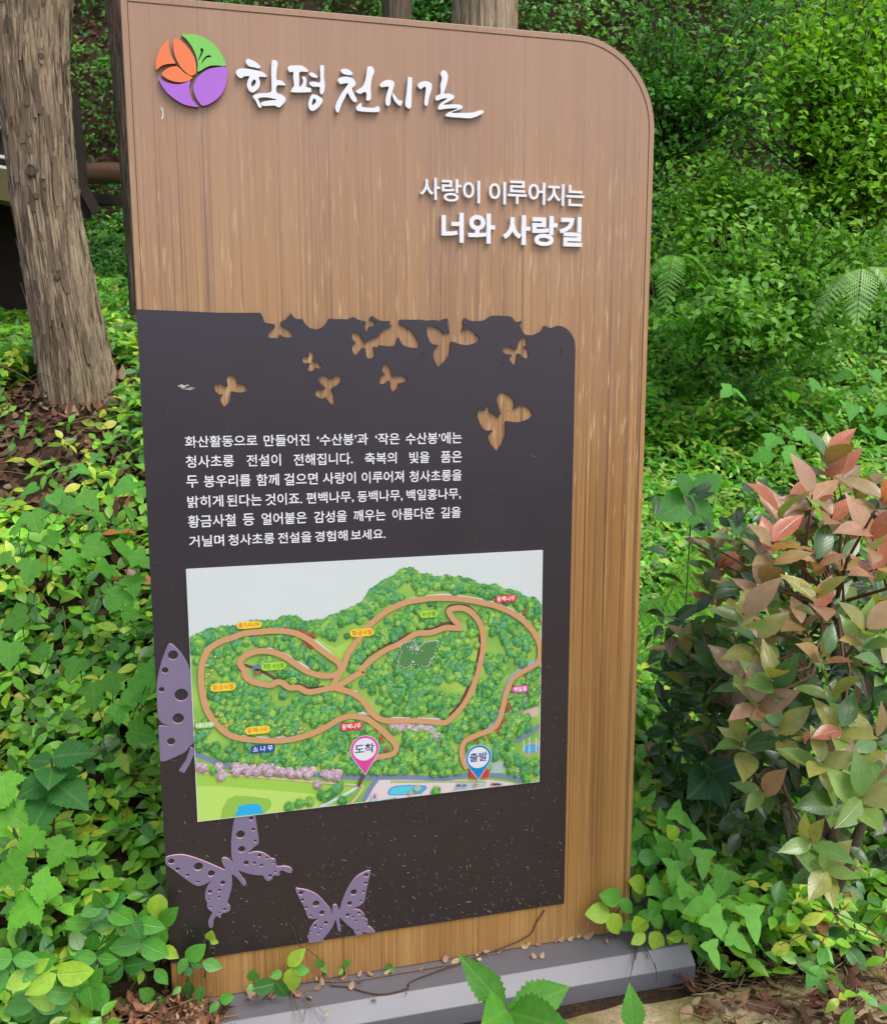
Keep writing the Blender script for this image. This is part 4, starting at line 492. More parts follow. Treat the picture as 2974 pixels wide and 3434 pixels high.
# torn sticker residue on the panel and chip on the wood
wx, wz = WOUND
TS = .58
mesh_np('torn_tape', np.array([(wx+TS*(-.03), -.0062, wz+TS*(+.004)), (wx+TS*(-.012), -.0058, wz+TS*(-.008)), (wx+TS*(+.01), -.0056, wz+TS*(-.010)), (wx+TS*(+.028), -.0056, wz+TS*(-.003)), (wx+TS*(+.012), -.0075, wz+TS*(+.001)), (wx+TS*(-.002), -.009, wz+TS*(-.001)), (wx+TS*(-.015), -.0065, wz+TS*(+.010))]),
        [(0, 1, 5, 6), (1, 2, 4, 5), (2, 3, 4)], flat('clear_tape_residue', (.42, .41, .40), .25, .6, .5, 120), sign, smooth=False)
mesh_np('torn_tape_core', np.array([(wx+TS*(-.018), -.0098, wz+TS*(-.004)), (wx+TS*(-.010), -.0098, wz+TS*(-.003)), (wx+TS*(+.002), -.0105, wz+TS*(+.006)), (wx+TS*(+.008), -.010, wz+TS*(+.004)), (wx+TS*(+.006), -.010, wz+TS*(+.008)), (wx+TS*(-.004), -.010, wz+TS*(+.007))]),
        [(0, 1, 2, 5), (2, 3, 4, 5)], flat('tape_paper', (.55, .47, .36), .6), sign, smooth=False)
plate('paint_chip', [CHIP], -0.0016, 0.001, WHITE, sign)
# round emblem
for nm_, out, hl in LOGO:
    mt, sd_ = {'green': (LGREEN, LGS), 'orange': (LOR, LOS), 'purple': (LPUR, LPS)}[nm_]
    plate('emblem_piece', [[tuple(p) for p in catmull(out, 2)]]+[[tuple(p) for p in catmull(h, 2)] for h in hl], -0.010, 0.0095, mt, sign, side=sd_)
# brush-script heading, each syllable one raised letter
for g in BRUSH:
    lps = []
    for a, h in g:
        lps.append([tuple(p) for p in catmull(a, 3)])
        if h: lps.append([tuple(p) for p in catmull(h, 3)])
    plate('raised_letter', lps, -0.009, 0.0085, WHITE, sign, side=WSIDE)
for ch, x0, x1, z0, z1 in RAISED1: text_part('raised_letter', ch, x0, x1, z0, z1, -0.004, WHITE, sign, bold=0.012, thick=0.008)
for ch, x0, x1, z0, z1 in RAISED2: text_part('raised_letter', ch, x0, x1, z0, z1, -0.0045, WHITE, sign, bold=0.030, thick=0.009)
# six printed lines
for ws in LINES:
    for w, x0, x1, z0, z1 in ws:
        U, d, Fg = glyph_mesh(w, 0.010, False)
        VV = np.zeros((len(U), 3)); VV[:, 0] = x0+U[:, 0]*(x1-x0); VV[:, 2] = z0+U[:, 1]*(z1-z0); VV[:, 1] = -0.0049
        mesh_np('printed_word', VV, Fg, INK, sign, smooth=False)
# ---- the map
mx0, mx1, mz0, mz1 = 0.0685, 0.8156, 0.4101, 0.9437
mp = plate('map_panel', [[(mx0, mz0), (mx1, mz0), (mx1, mz1), (mx0, mz1)]], -0.0095, 0.0050, flat('map_white', (.60, .645, .64), .4, .5, .03, 6), sign)
CO = dict(trail=(.66, .35, .17), brown=(.16, .075, .06), white=(.80, .82, .84), skyblue=(.35, .55, .80), road=(.19, .27, .42), beige=(.72, .55, .36), pale=(.62, .78, .88),
          yellow=(.88, .72, .05), lime=(.42, .75, .07), palelime=(.40, .60, .18), blue=(.015, .08, .35), red=(.72, .035, .03), magenta=(.75, .06, .38), orangered=(.75, .14, .02), dgreen=(.02, .22, .03), pinblue=(.0, .24, .62), navy=(.02, .03, .22))
PV = []; PF = []; PC = []
def poly(pts, c, y, jit=0):
    b0 = len(PV)
    for x, z in pts: PV.append((min(max(x, mx0+.0015), mx1-.0015), y, min(max(z, mz0+.0015), mz1-.0015))); PC.append(tuple(q*.86 for q in c))
    PF.append(tuple(range(b0, b0+len(pts))))
def flush(name, **kw):
    global PV, PF, PC
    o = mesh_np(name, np.array(PV), PF, PRINT, mp, cols=np.array(PC), smooth=False, **kw); PV = []; PF = []; PC = []; return o
def stroke(pts, w, c, y):
    p = catmull(pts, 4, False); d = np.gradient(p, axis=0); d /= np.linalg.norm(d, axis=1, keepdims=True)+1e-9
    n = np.stack([-d[:, 1], d[:, 0]], 1)*w/2; A = p+n; B_ = p-n
    for i in range(len(p)-1): poly([A[i], A[i+1], B_[i+1], B_[i]], c, y-i*2.5e-7)
    poly(circle(*p[0], w/2, 10), c, y+.000003); poly(circle(*p[-1], w/2, 10), c, y-.00004-len(p)*2.5e-7)
Y0 = -0.0096
land = [p for p in MAP['land'] if not isinstance(p, str)]
# fill columns so the concave land outline stays safe
landp = np.array(land); xs = np.linspace(mx0+.0015, mx1-.0015, 90); tops = np.interp(xs, landp[:, 0], landp[:, 1])
def shade_land(x, z):
    n = .5+.5*math.sin(x*37+math.sin(z*29)*2)*math.cos(z*41+x*13)
    a = np.array((.20, .46, .08)); b = np.array((.44, .70, .12)); return tuple(a*(1-n)+b*n)
for i in range(len(xs)-1):
    zz = np.linspace(mz0, 1, 36)
    for j in range(len(zz)-1):
        if zz[j] >= max(tops[i], tops[i+1]): break
        z1a, z1b = min(zz[j+1], tops[i]), min(zz[j+1], tops[i+1])
        b0 = len(PV)
        for (x, z) in ((xs[i], min(zz[j], tops[i])), (xs[i+1], min(zz[j], tops[i+1])), (xs[i+1], z1b), (xs[i], z1a)):
            PV.append((x, Y0, max(z, mz0+.0015))); PC.append(tuple(q*.8 for q in shade_land(x, z)))
        PF.append((b0, b0+1, b0+2, b0+3))
flush('printed_hills')
Y1 = Y0-.00006
for nm_, c, dy in (('gap', (.42, .68, .10), 0), ('meadow', (.60, .74, .07), 0), ('hutlawn', (.32, .58, .15), 0), ('lawn', (.36, .64, .09), 0), ('yard', (.80, .66, .68), 0),
        ('lawn2', (.52, .76, .16), 2), ('pondside', (.30, .56, .08), 4), ('pond', (.02, .45, .82), 6), ('parking', (.50, .58, .60), 2), ('park2', (.42, .56, .52), 2), ('green_strip', (.42, .52, .22), 4), ('pool', (.10, .38, .70), 4), ('pool_in', (.10, .62, .82), 6), ('terrace', (.70, .52, .42), 3)):
    poly(MAP[nm_], c, Y1-dy*.00001); flush({'gap': 'printed_meadow', 'lawn2': 'printed_lawn', 'hutlawn': 'printed_lawn', 'lawn': 'printed_lawn', 'meadow': 'printed_meadow', 'yard': 'printed_square', 'pondside': 'printed_lawn', 'park2': 'printed_parking', 'pool_in': 'printed_pool'}.get(nm_, 'printed_'+nm_))
ax, az = ARCH
for k in range(6):
    pts = [(ax+(.020+.0035*k)*math.cos(t)*1.1-.004, az+.004+(.014+.0035*k)*math.sin(t)) for t in np.linspace(1.2, 3.7, 12)]
    stroke(pts, .0016, (.55, .56, .54) if k % 2 else (.30, .32, .32), Y1-.00005-.00001*k)
flush('printed_seating', kind='stuff')
if 1:
    pass
fx, fz = FOUNTAIN
poly([(fx+.022*math.cos(t), fz+.014*math.sin(t)) for t in np.linspace(0, 6.28, 20)], (.62, .36, .24), Y1-.00004)
poly([(fx+.019*math.cos(t), fz+.011*math.sin(t)) for t in np.linspace(0, 6.28, 20)], (.08, .42, .75), Y1-.00006)
for k in range(7):
    q = k*.9; x = fx+.019*math.cos(q); z = fz+.010*math.sin(q); poly([(x-.0012, z), (x+.0012, z), (x+.0012, z+.017), (x-.0012, z+.017)], (.66, .76, .86), Y1-.00008-.000004*k)
flush('printed_fountain', kind='stuff')
for i, (x, z) in enumerate(STEPS): poly([(x-.010, z-.0028), (x+.010, z-.0012), (x+.010, z+.0018), (x-.010, z+.0004)], (.68, .76, .84), Y1-.0001)
flush('printed_steps', kind='stuff')
# strokes
Y2 = Y1-.00016; k = 0
for nm_, pts in STROKES:
    if nm_ in ('trail',): continue
    w = dict(brown=.0065, white=.0050, skyblue=.0065, road=.0105, beige=.0045, pale=.0060)[nm_]
    stroke(pts, w, CO[nm_], Y2-k*.00003); k += 1; flush('printed_road')
Y3 = -0.0107
TR = [np.array(catmull(p, 4, False)) for n_, p in STROKES if n_ == 'trail']; TRa = np.concatenate(TR)
OT = np.concatenate([np.array(catmull(p, 4, False)) for n_, p in STROKES if n_ in ('road', 'pale', 'beige')])
from mathutils import geometry as _g
def inside(x, z, pol):
    c = False; j = len(pol)-1
    for i in range(len(pol)):
        if (pol[i][1] > z) != (pol[j][1] > z) and x < (pol[j][0]-pol[i][0])*(z-pol[i][1])/(pol[j][1]-pol[i][1])+pol[i][0]: c = not c
        j = i
    return c
trees = []
for (x, z) in catmull(MAP['skyline'], 3, False):
    trees.append((x, z-.008, RNG.uniform(.0075, .0105), 0)); trees.append((x+.004, z-.019, RNG.uniform(.008, .011), 0))
bad = [MAP[n_] for n_ in ('lawn', 'yard', 'pondside', 'pond', 'parking', 'park2', 'butterfly', 'terrace', 'hutlawn', 'gap')]
tries = 0
while len(trees) < 1500 and tries < 50000:
    tries += 1
    x = RNG.uniform(mx0+.008, mx1-.007); z = RNG.uniform(mz0+.008, mz1-.02)
    if z > np.interp(x, xs, tops)-.012: continue
    n = math.sin(x*31+1.3)*math.cos(z*43)+.6*math.sin(x*71+z*57)
    if n < -1.0: continue
    r = RNG.uniform(.0062, .0108)
    if np.min((TRa[:, 0]-x)**2+(TRa[:, 1]-z)**2) < (r*.75+.0065)**2: continue
    if np.min((OT[:, 0]-x)**2+(OT[:, 1]-z)**2) < (r*.9+.005)**2: continue
    if any(inside(x, z, b) or inside(x, z-r, b) for b in bad): continue
    if (x-fx)**2+(z-fz)**2 < .03**2: continue
    if sum((abs(x-a[0]) < .0050) and abs(z-a[1]) < .0040 for a in trees[-400:]) > 0: continue
    trees.append((x, z, r, 0))
for x, z in LONETREE: trees.append((x, z, .011, 0))
for x, z in CHERRY: trees.append((x, z, .0098, 1))
for x, z in REDBUSH: trees.append((x, z, .0050, 2))
for x, z in YELLOW:
    for q in range(4): trees.append((x+RNG.normal(0, .008), z+RNG.normal(0, .005), .0026, 3))
trees.sort(key=lambda a: -a[1])
GP = [((.04, .20, .04), (.12, .40, .08), (.34, .66, .16)), ((.03, .19, .07), (.09, .36, .14), (.24, .56, .26)), ((.07, .27, .04), (.22, .50, .08), (.52, .76, .18)), ((.02, .13, .03), (.06, .28, .07), (.18, .48, .14))]
def tree_print(x, z, r, pal, y):
    d_, m_, l_ = [np.array(q) for q in pal]; b0 = len(PV)
    ph = RNG.uniform(0, 6.28); nb = RNG.integers(5, 8)
    PV.append((x-.15*r, y, z+.2*r)); PC.append(tuple(l_*.6+m_*.4))
    rings = [(.38, 7), (.72, 11), (1.0, 15)]; idx = []
    for f, n in rings:
        row = []
        for k in range(n):
            q = 6.2832*(k+(.5 if n == 11 else 0))/n; rr = r*f*(1+.11*math.sin(q*nb+ph)*(f > .5)+RNG.uniform(-.06, .06))
            px_, pz_ = x+rr*math.cos(q), z+rr*1.08*math.sin(q)
            lit = .5+.33*math.sin(q+.6)*f+RNG.normal(0, .26)-(.22 if f == 1.0 else 0)
            c = m_+(l_-m_)*min(1, (lit-.5)*2) if lit > .5 else d_+(m_-d_)*max(0, lit*2)
            row.append(len(PV)); PV.append((min(max(px_, mx0+.0015), mx1-.0015), y, min(max(pz_, mz0+.0015), mz1-.0015))); PC.append(tuple(np.array(c)*(.74, .80, .74)))
        idx.append(row)
    n = len(idx[0])
    for k in range(n): PF.append((b0, idx[0][k], idx[0][(k+1) % n]))
    for A, B_ in ((idx[0], idx[1]), (idx[1], idx[2])):
        na, nb_ = len(A), len(B_); i = j = 0
        while i < na or j < nb_:
            if j < nb_ and (i >= na or (j+1)/nb_ <= (i+1)/na): PF.append((A[i % na], B_[j % nb_], B_[(j+1) % nb_])); j += 1
            else: PF.append((A[i % na], B_[j % nb_], A[(i+1) % na])); i += 1
for i, (x, z, r, kd) in enumerate(trees):
    y = Y3-i*1.6e-6
    if kd == 0: pal = GP[RNG.choice(4, p=[.4, .25, .2, .15])]
    elif kd == 1: pal = ((.34, .17, .24), (.64, .40, .54), (.84, .72, .80))
    elif kd == 2: pal = ((.18, .10, .02), (.46, .07, .04), (.58, .20, .10))
    else: pal = ((.40, .42, .06), (.66, .58, .12), (.78, .70, .30))
    tree_print(x, z, r, pal, y)
flush('printed_trees', kind='stuff')
Y4 = Y3-len(trees)*1.6e-6-.0001
for i, p in enumerate([p for n_, p in STROKES if n_ == 'trail']): stroke(p, .0122, CO['trail'], Y4-i*.00015); flush('printed_trail')
Y5 = Y4-.0007
poly(MAP['butterfly'], (.09, .25, .08), Y5); flush('printed_flower_bed')
bo = catmull(MAP['butterfly'], 3)
for x, z in bo: poly(circle(x+RNG.normal(0, .0006), z+RNG.normal(0, .0006), .0014, 6), (.72, .76, .72), Y5-.00003)
bx = sum(p[0] for p in MAP['butterfly'])/len(MAP['butterfly']); bz = max(p[1] for p in MAP['butterfly'])
for q in range(34): poly(circle(bx-.005+RNG.normal(0, .006), bz-.014+RNG.normal(0, .007), .0012, 6), (.72, .76, .72), Y5-.00004)
flush('printed_white_stones', kind='stuff'); poly(MAP['redbox'], (.78, .03, .04), Y5); flush('printed_gate')
hx, hz = HUT
poly([(hx-.013, hz), (hx+.013, hz), (hx+.004, hz+.008), (hx-.004, hz+.008)], (.10, .24, .45), Y5); poly([(hx-.007, hz-.014), (hx-.005, hz-.014), (hx-.005, hz), (hx-.007, hz)], (.2, .1, .06), Y5); poly([(hx+.005, hz-.014), (hx+.007, hz-.014), (hx+.007, hz), (hx+.005, hz)], (.2, .1, .06), Y5); poly([(hx-.005, hz-.012), (hx+.005, hz-.012), (hx+.005, hz-.005), (hx-.005, hz-.005)], (.32, .17, .1), Y5+.00001)
flush('printed_pavilion', kind='stuff'); stroke(BRIDGE, .0075, (.13, .07, .06), Y5); flush('printed_bridge')
for i, (x, z) in enumerate(CARS): poly([(x-.006, z-.002), (x+.006, z-.002), (x+.004, z+.003), (x-.004, z+.003)], [(.2, .1, .2), (.1, .2, .4), (.4, .35, .1), (.3, .1, .1)][i % 4], Y5)
flush('printed_cars', kind='stuff')
pcx = sum(p[0] for p in MAP['pool'])/len(MAP['pool']); pcz = sum(p[1] for p in MAP['pool'])/len(MAP['pool'])
poly(circle(pcx+.027, pcz+.004, .007, 12), (.80, .45, .10), Y5); poly(circle(pcx+.027, pcz+.004, .0035, 12), (.15, .60, .80), Y5-.00002); poly(circle(pcx+.012, pcz-.006, .005, 10), (.80, .35, .12), Y5)
poly([(pcx-.075, pcz-.016), (pcx-.06, pcz-.014), (pcx-.062, pcz+.002), (pcx-.075, pcz)], (.45, .60, .75), Y5); poly([(pcx-.072, pcz-.008), (pcx-.064, pcz-.008), (pcx-.067, pcz+.004)], (.62, .12, .06), Y5-.00002)
poly([(pcx-.070, pcz-.024), (pcx-.02, pcz-.017), (pcx-.02, pcz-.012), (pcx-.07, pcz-.018)], (.03, .40, .33), Y5)
flush('printed_pool_toys', kind='stuff')
Y6 = Y5-.00012
for t, bgc, fg, cx, cz, w, h in PILLS:
    r = h/2; a = [(cx+w/2-r+r*math.cos(q), cz+r*math.sin(q)) for q in np.linspace(-math.pi/2, math.pi/2, 8)]+[(cx-w/2+r+r*math.cos(q), cz+r*math.sin(q)) for q in np.linspace(math.pi/2, 3*math.pi/2, 8)]
    poly(a, CO[bgc], Y6)
    if bgc in ('red', 'magenta'):
        pass
    flush('map_label')
    c = CO.get(fg, (.8, .8, .8)); m_ = bpy.data.materials.get('ink_'+fg) or flat('ink_'+fg, c, .5, .3, .02)
    tw = (w-h*.55)/2; text_part('map_text', t, cx-tw, cx+tw, cz-h*.34, cz+h*.36, Y6-.00006, m_, mp, bold=.014)
for t, c, (cx, cz), r, (tx, tz) in PINS:
    d = cz-tz; al = math.acos(min(.95, r/d))
    a = [(tx, tz)]+[(cx+r*math.cos(q), cz+r*math.sin(q)) for q in np.linspace(-math.pi/2+al, math.pi*1.5-al, 28)]
    poly([(cx+(x-cx)*1.05, cz+(z-cz)*1.04) for x, z in a], (.7, .72, .75), Y6-.00003)
    poly(a, CO[c], Y6-.00006); poly(circle(cx, cz, r*.84, 28), (.80, .80, .82), Y6-.00009)
    flush('map_pin')
    m_ = bpy.data.materials.get('ink_navy') or flat('ink_navy', CO['navy'], .5, .3, .02)
    text_part('map_text', t, cx-r*.70, cx+r*.70, cz-r*.30, cz+r*.42, Y6-.00013, m_, mp, bold=.02)
px_, pz_ = PINS[0][2]
for dz in (.028, .042): plate('map_screw', [circle(px_, pz_-dz, .0016, 10)], Y6-.0006, .0004, flat('rust_screw', (.25, .09, .05), .6), mp)

# ---- steel base: flat top, chamfer, upright face
prof = [(0.17, -0.001), (-0.083, -0.001), (-0.0845, -0.0018), (-0.118, -0.0305), (-0.119, -0.032), (-0.119, -0.074), (0.17, -0.074)]
xa, xb = 0.0, 1.165
V = [(xa, y, z) for y, z in prof]+[(xb, y, z) for y, z in prof]; n = len(prof)
F = [tuple(range(n))[::-1], tuple(range(n, 2*n))]+[(i, (i+1) % n, n+(i+1) % n, n+i)[::1] for i in range(n)]
mesh_np('steel_base', np.array(V), F, METAL, sign, smooth=False)

# ---- concrete slab in front
Xs = np.linspace(-1.2, 2.6, 90); Ys = np.linspace(-2.8, -0.134, 60); Xg, Yg = np.meshgrid(Xs, Ys, indexing='ij')
edge = -0.134-.008*np.abs(hn(Xg, Xg*0, 23, 1)); Yg = np.minimum(Yg, edge)
Zg = -0.0665+.0012*hn(Xg, Yg, 30, 1)+.001*hn(Xg, Yg, 71, 2)-np.where(Ys[None, :] > -.137, .014, 0)
i2 = np.arange(90*60).reshape(90, 60); Fc = np.stack([i2[:-1, :-1], i2[1:, :-1], i2[1:, 1:], i2[:-1, 1:]], -1).reshape(-1, 4)
mesh_np('concrete_pavement', np.stack([Xg, Yg, Zg], -1).reshape(-1, 3), Fc, CONC, kind='structure')
ASPH = flat('reflector_asphalt', (.16, .16, .165), .85, .3, .2, 25)
mesh_np('added_path', np.array([(-9, -16, -.062), (11, -16, -.062), (11, -2.9, -.062), (-9, -2.9, -.062)]), [(0, 1, 2, 3)], ASPH, kind='structure', smooth=False)  # unseen paving added behind the viewpoint to brighten the dark panel's reflection
# ============================================================ TREES
def trunk_mesh(name, base, top, r0, r1, h, mat, parent, seg=150, rings=260, strips=20, amp=.018, flare=.35, seed=0.0, prof=None):
    base = np.array(base, float); top = np.array(top, float); ax_ = (top-base)/(top[2]-base[2])
    zz = np.linspace(-.35, h, rings); th = np.linspace(0, 2*math.pi, seg, endpoint=False)
    Zg, Th = np.meshgrid(zz, th, indexing='ij')
    rr = r0+(r1-r0)*np.clip(Zg/2.2, 0, None); rr = np.maximum(rr, .03)
    cxo = 0.0
    if prof is not None:
        rr = np.interp(Zg, prof[0], prof[1]); cxo = np.interp(Zg, prof[0], prof[2])
    rr = rr*(1+flare*np.exp(-np.clip(Zg+.35, 0, None)*3.0)*2.2*(1+.25*np.sin(Th*5+seed)))
    # fibrous vertical strips: meandering ridges with steps
    w = Th+.10*np.sin(Zg*2.6+seed+np.sin(Th*3)*1.5)+.05*np.sin(Zg*7.1+Th*2)
    a = np.abs(np.sin(w*strips/2+1.7*np.sin(Zg*1.9+seed)))**.6
    b = np.abs(np.sin(w*strips*1.37+2.2*np.sin(Zg*3.1+1.1)+seed))**.7
    step = (np.sin(Zg*9+7*np.sin(w*strips*.5)+3*np.sin(w*7))>.3)*.35
    rng2 = np.random.default_rng(int(seed*100)+3); nz = rng2.normal(0, 1, Zg.shape)
    for _ in range(3): nz = (nz+np.roll(nz, 1, 0)+np.roll(nz, -1, 0)+np.roll(nz, 2, 0)+np.roll(nz, -2, 0))/3.3
    disp = amp*(a*.9+b*.55+step*b-.9)+amp*.18*nz
    rr = rr+disp
    X = base[0]+ax_[0]*Zg+cxo+rr*np.cos(Th); Y = base[1]+ax_[1]*Zg+rr*np.sin(Th); Zw = base[2]+Zg
    ii = np.arange(rings*seg).reshape(rings, seg); jj = np.roll(ii, -1, 1)
    F = np.stack([ii[:-1], jj[:-1], jj[1:], ii[1:]], -1).reshape(-1, 4)
    return mesh_np(name, np.stack([X, Y, Zw], -1).reshape(-1, 3), F, mat, parent, smooth=True)
def tree(base, top, r0, r1, h, label, mat, seg, rings, amp, seed, crown, flakes=0, flare=.35, prof=None):
    t = empty('tree', tuple(base), label, 'tree', 'trees on the slope behind the sign')
    trunk_mesh('trunk', base, top, r0, r1, h, mat, t, seg, rings, 20, amp, flare, seed, prof)
    if crown:
        cz, n, sp = crown; ax_ = (np.array(top)-np.array(base))/(top[2]-base[2])
        parts = []; bp = []
        for k in range(26):
            zc = RNG.uniform(cz, h*.97); q = RNG.uniform(0, 6.283); L = sp*(1.15-(zc-cz)/(h-cz+1e-3))*RNG.uniform(.6, 1)
            p0 = np.array(base)+ax_*zc; p1 = p0+np.array([math.cos(q)*L, math.sin(q)*L, L*.25])
            bp.append(tube([p0, (p0+p1)/2+[0, 0, .1], p1], [.035, .02, .008], 5, (.12, .08, .06)))
            m_ = n//26; f = RNG.random(m_)**.6; Pp = p0+(p1-p0)*f[:, None]+RNG.normal(0, .22, (m_, 3))
            D, N = rand_dirs(m_, (0, 0, 1), .5); parts.append(assemble(TRI_LO, Pp, frames(D, N), RNG.uniform(.09, .17, m_), vary((.05, .11, .03), m_), None))
        leafobj('crown', parts, FARLEAF, t, kind='stuff'); V, F, C, U = merge(bp); mesh_np('branches', V, F, TWIG, t, cols=C)
    return t
BIGP = ([-.4, 0, .3, .75, 1.2, 1.5, 1.9, 8.5], [.150, .136, .124, .112, .124, .140, .14, .08], [.01, .005, -.02, -.045, -.045, -.01, .0, .0])
big = tree((-0.362, 2.10, 1.22), (-0.425, 2.04, 2.665), .186, .15, 8.5, 'thick shaggy-barked leaning trunk left of the sign, standing on the leaf litter', BARK, 420, 900, .010, 1.7, (3.6, 2600, 2.6), flare=.06, prof=BIGP)
# knots and peeling bark strips on the near trunk
def trunk_pt(z, th, off=0.0):
    b = np.array((-0.362, 2.10, 1.22)); a = (np.array((-0.425, 2.04, 2.665))-b)/1.445
    r = float(np.interp(z, BIGP[0], BIGP[1]))*(1+.10*math.exp(-(z+.35)*3))+off; return b+a*z+np.array((float(np.interp(z, BIGP[0], BIGP[2])), 0, 0))+np.array((r*math.cos(th), r*math.sin(th), 0))
for i in range(110):
    z = RNG.uniform(.1, 1.85); th = RNG.uniform(-math.pi*1.02, .02); L = RNG.uniform(.04, .20); w = RNG.uniform(.004, .014)
    V = []; U = []; cv = np.array((.27, .19, .13))*RNG.uniform(.55, 1.25); n = 6; lift = RNG.uniform(.004, .016); tw = RNG.uniform(-.12, .12)
    for k in range(n):
        f = k/(n-1); ww = w*(1-.7*f*f)/.2; o_ = .007+lift*(f if i % 2 else 1-f)**2
        c = trunk_pt(z+L*f, th+tw*f, o_); e = np.array((-math.sin(th), math.cos(th), 0))*w*(1-.75*abs(f-.4))
        V += [c-e, c+e*.9]
    F = [(2*k, 2*k+1, 2*k+3, 2*k+2) for k in range(n-1)]
    o = mesh_np('bark_strip', np.array(V), F, DEAD, big, cols=np.tile(cv, (2*n, 1)), smooth=False)
    sm = o.modifiers.new('thickness', 'SOLIDIFY'); sm.thickness = .0025; sm.offset = -1
for z, th, r in ((.83, -1.75, .017), (.74, -1.70, .008), (1.42, -2.3, .013), (1.22, -1.15, .009), (.45, -1.5, .008)):
    parts = []
    c = trunk_pt(z, th, .010); nx = np.array((math.cos(th), math.sin(th), 0)); tx = np.array((-math.sin(th), math.cos(th), 0)); tz = np.array((0, 0, 1.))
    V = []; F = []; rings = [(1.5, -.012), (1.15, .004), (.9, .008), (.7, .001), (.5, .006), (.25, .002), (.02, .005)]
    for rr, o_ in rings:
        for k in range(14):
            q = 2*math.pi*k/14; V.append(c+(tx*math.cos(q)+tz*math.sin(q)*1.15)*r*rr*(1+.08*math.sin(3*q))+nx*o_*r/.02)
    for i in range(len(rings)-1):
        for k in range(14): F.append((i*14+k, i*14+(k+1) % 14, (i+1)*14+(k+1) % 14, (i+1)*14+k))
    mesh_np('knot', np.array(V), F, BARK2, big)
tree((-0.165, 3.70, 1.45), (-0.225, 3.6, 3.2), .078, .07, 8.5, 'narrow dark trunk half hidden behind the upper left edge of the sign', BARK2, 90, 200, .010, 3.1, (3.9, 1500, 1.8))
tree((1.57, 5.2, 1.3), (1.57, 5.2, 3.9), .12, .105, 8.0, 'slim trunk peeking over the top edge of the sign, left of the mossy one', BARK2, 80, 160, .008, 5.3, (4.3, 300, 1.3))
tree((1.70, 3.40, .95), (1.70, 3.40, 3.0), .235, .175, 9.0, 'broad pale trunk with mossy bark rising behind the top right part of the sign', BARK, 160, 240, .013, 7.9, (5.6, 300, 1.6), flare=.1)

# ============================================================ TIMBER STAIR behind the left trunk
stair = empty('timber_stairway', (-1.5, 4.6, 1.45), 'dark timber stairway with white edge strips behind the thick left trunk', 'stairs')
DKW = flat('dark_stained_timber', (.035, .024, .020), .8, .2, .4, 14); MSW = flat('mossy_timber', (.13, .11, .045), .85, .2, .35, 9); WST = flat('white_strip', (.70, .72, .74), .6, .3, .05)
def beam(name, a, b, w, h, mat, parent, up=(0, 0, 1)):
    a = np.array(a, float); b = np.array(b, float); d = b-a; L = np.linalg.norm(d); d /= L; u = np.array(up, float); x = np.cross(d, u); x /= np.linalg.norm(x); u = np.cross(x, d)
    V = []
    for e in (a, b):
        for sx, sz in ((-1, -1), (1, -1), (1, 1), (-1, 1)): V.append(e+x*sx*w/2+u*sz*h/2)
    F = [(3, 2, 1, 0), (4, 5, 6, 7), (0, 1, 5, 4), (1, 2, 6, 5), (2, 3, 7, 6), (3, 0, 4, 7)]
    o = mesh_np(name, np.array(V), F, mat, parent, smooth=False)
    return o
def WP(x, y, d):  # place by direction from a point 1.34 m up at the viewing spot, d metres away
    v = M @ Vector(((x-896)/1876.9, -(y-1034.5)/1876.9, -1)); k = d/math.hypot(v.x, v.y); return np.array((0.1192+v.x*k, -1.8746+v.y*k, 1.343+v.z*k))
for k, (y0, y1) in enumerate(((205, 250), (262, 312), (318, 352))):
    beam('riser_board', WP(-300, y0-45, 5.0), WP(110, y1-8, 5.3), .06, (y1-y0)*.0031, DKW, stair)
for (ya, yb) in ((222, 243), (252, 262), (309, 322), (330, 343)): beam('white_edge_strip', WP(-300, ya-40, 4.93), WP(36, yb, 5.15), .02, .014, WST, stair)
beam('stringer', WP(-300, 300, 4.95), WP(90, 395, 5.25), .10, .16, MSW, stair)
beam('deck_board', WP(-320, 360, 5.2), WP(100, 415, 6.2), 1.0, .05, DKW, stair)
beam('post', WP(150, 190, 5.2), WP(176, 440, 5.2), .045, .045, DKW, stair, (0, 1, 0)); beam('brace', WP(150, 345, 5.15), WP(196, 430, 5.15), .04, .05, DKW, stair)
beam('void_shade_sheet', WP(-350, 500, 6.0), WP(70, 520, 6.3), .05, 1.3, DKW, stair)  # dark sheet standing in for the shadowed void under the deck
lg = empty('fallen_log', tuple(WP(240, 352, 7.2)), 'reddish fallen log lying across the slope between the trunks', 'log')
V, F, C, U = tube([WP(150, 352, 6.1), WP(215, 349, 6.2), WP(290, 350, 6.4), WP(360, 352, 6.5)], [.06, .062, .06, .055], 14, (.15, .075, .045))
mesh_np('log_body', V, F, TWIG, lg, cols=C*(1+RNG.normal(0, .15, (len(C), 1))))

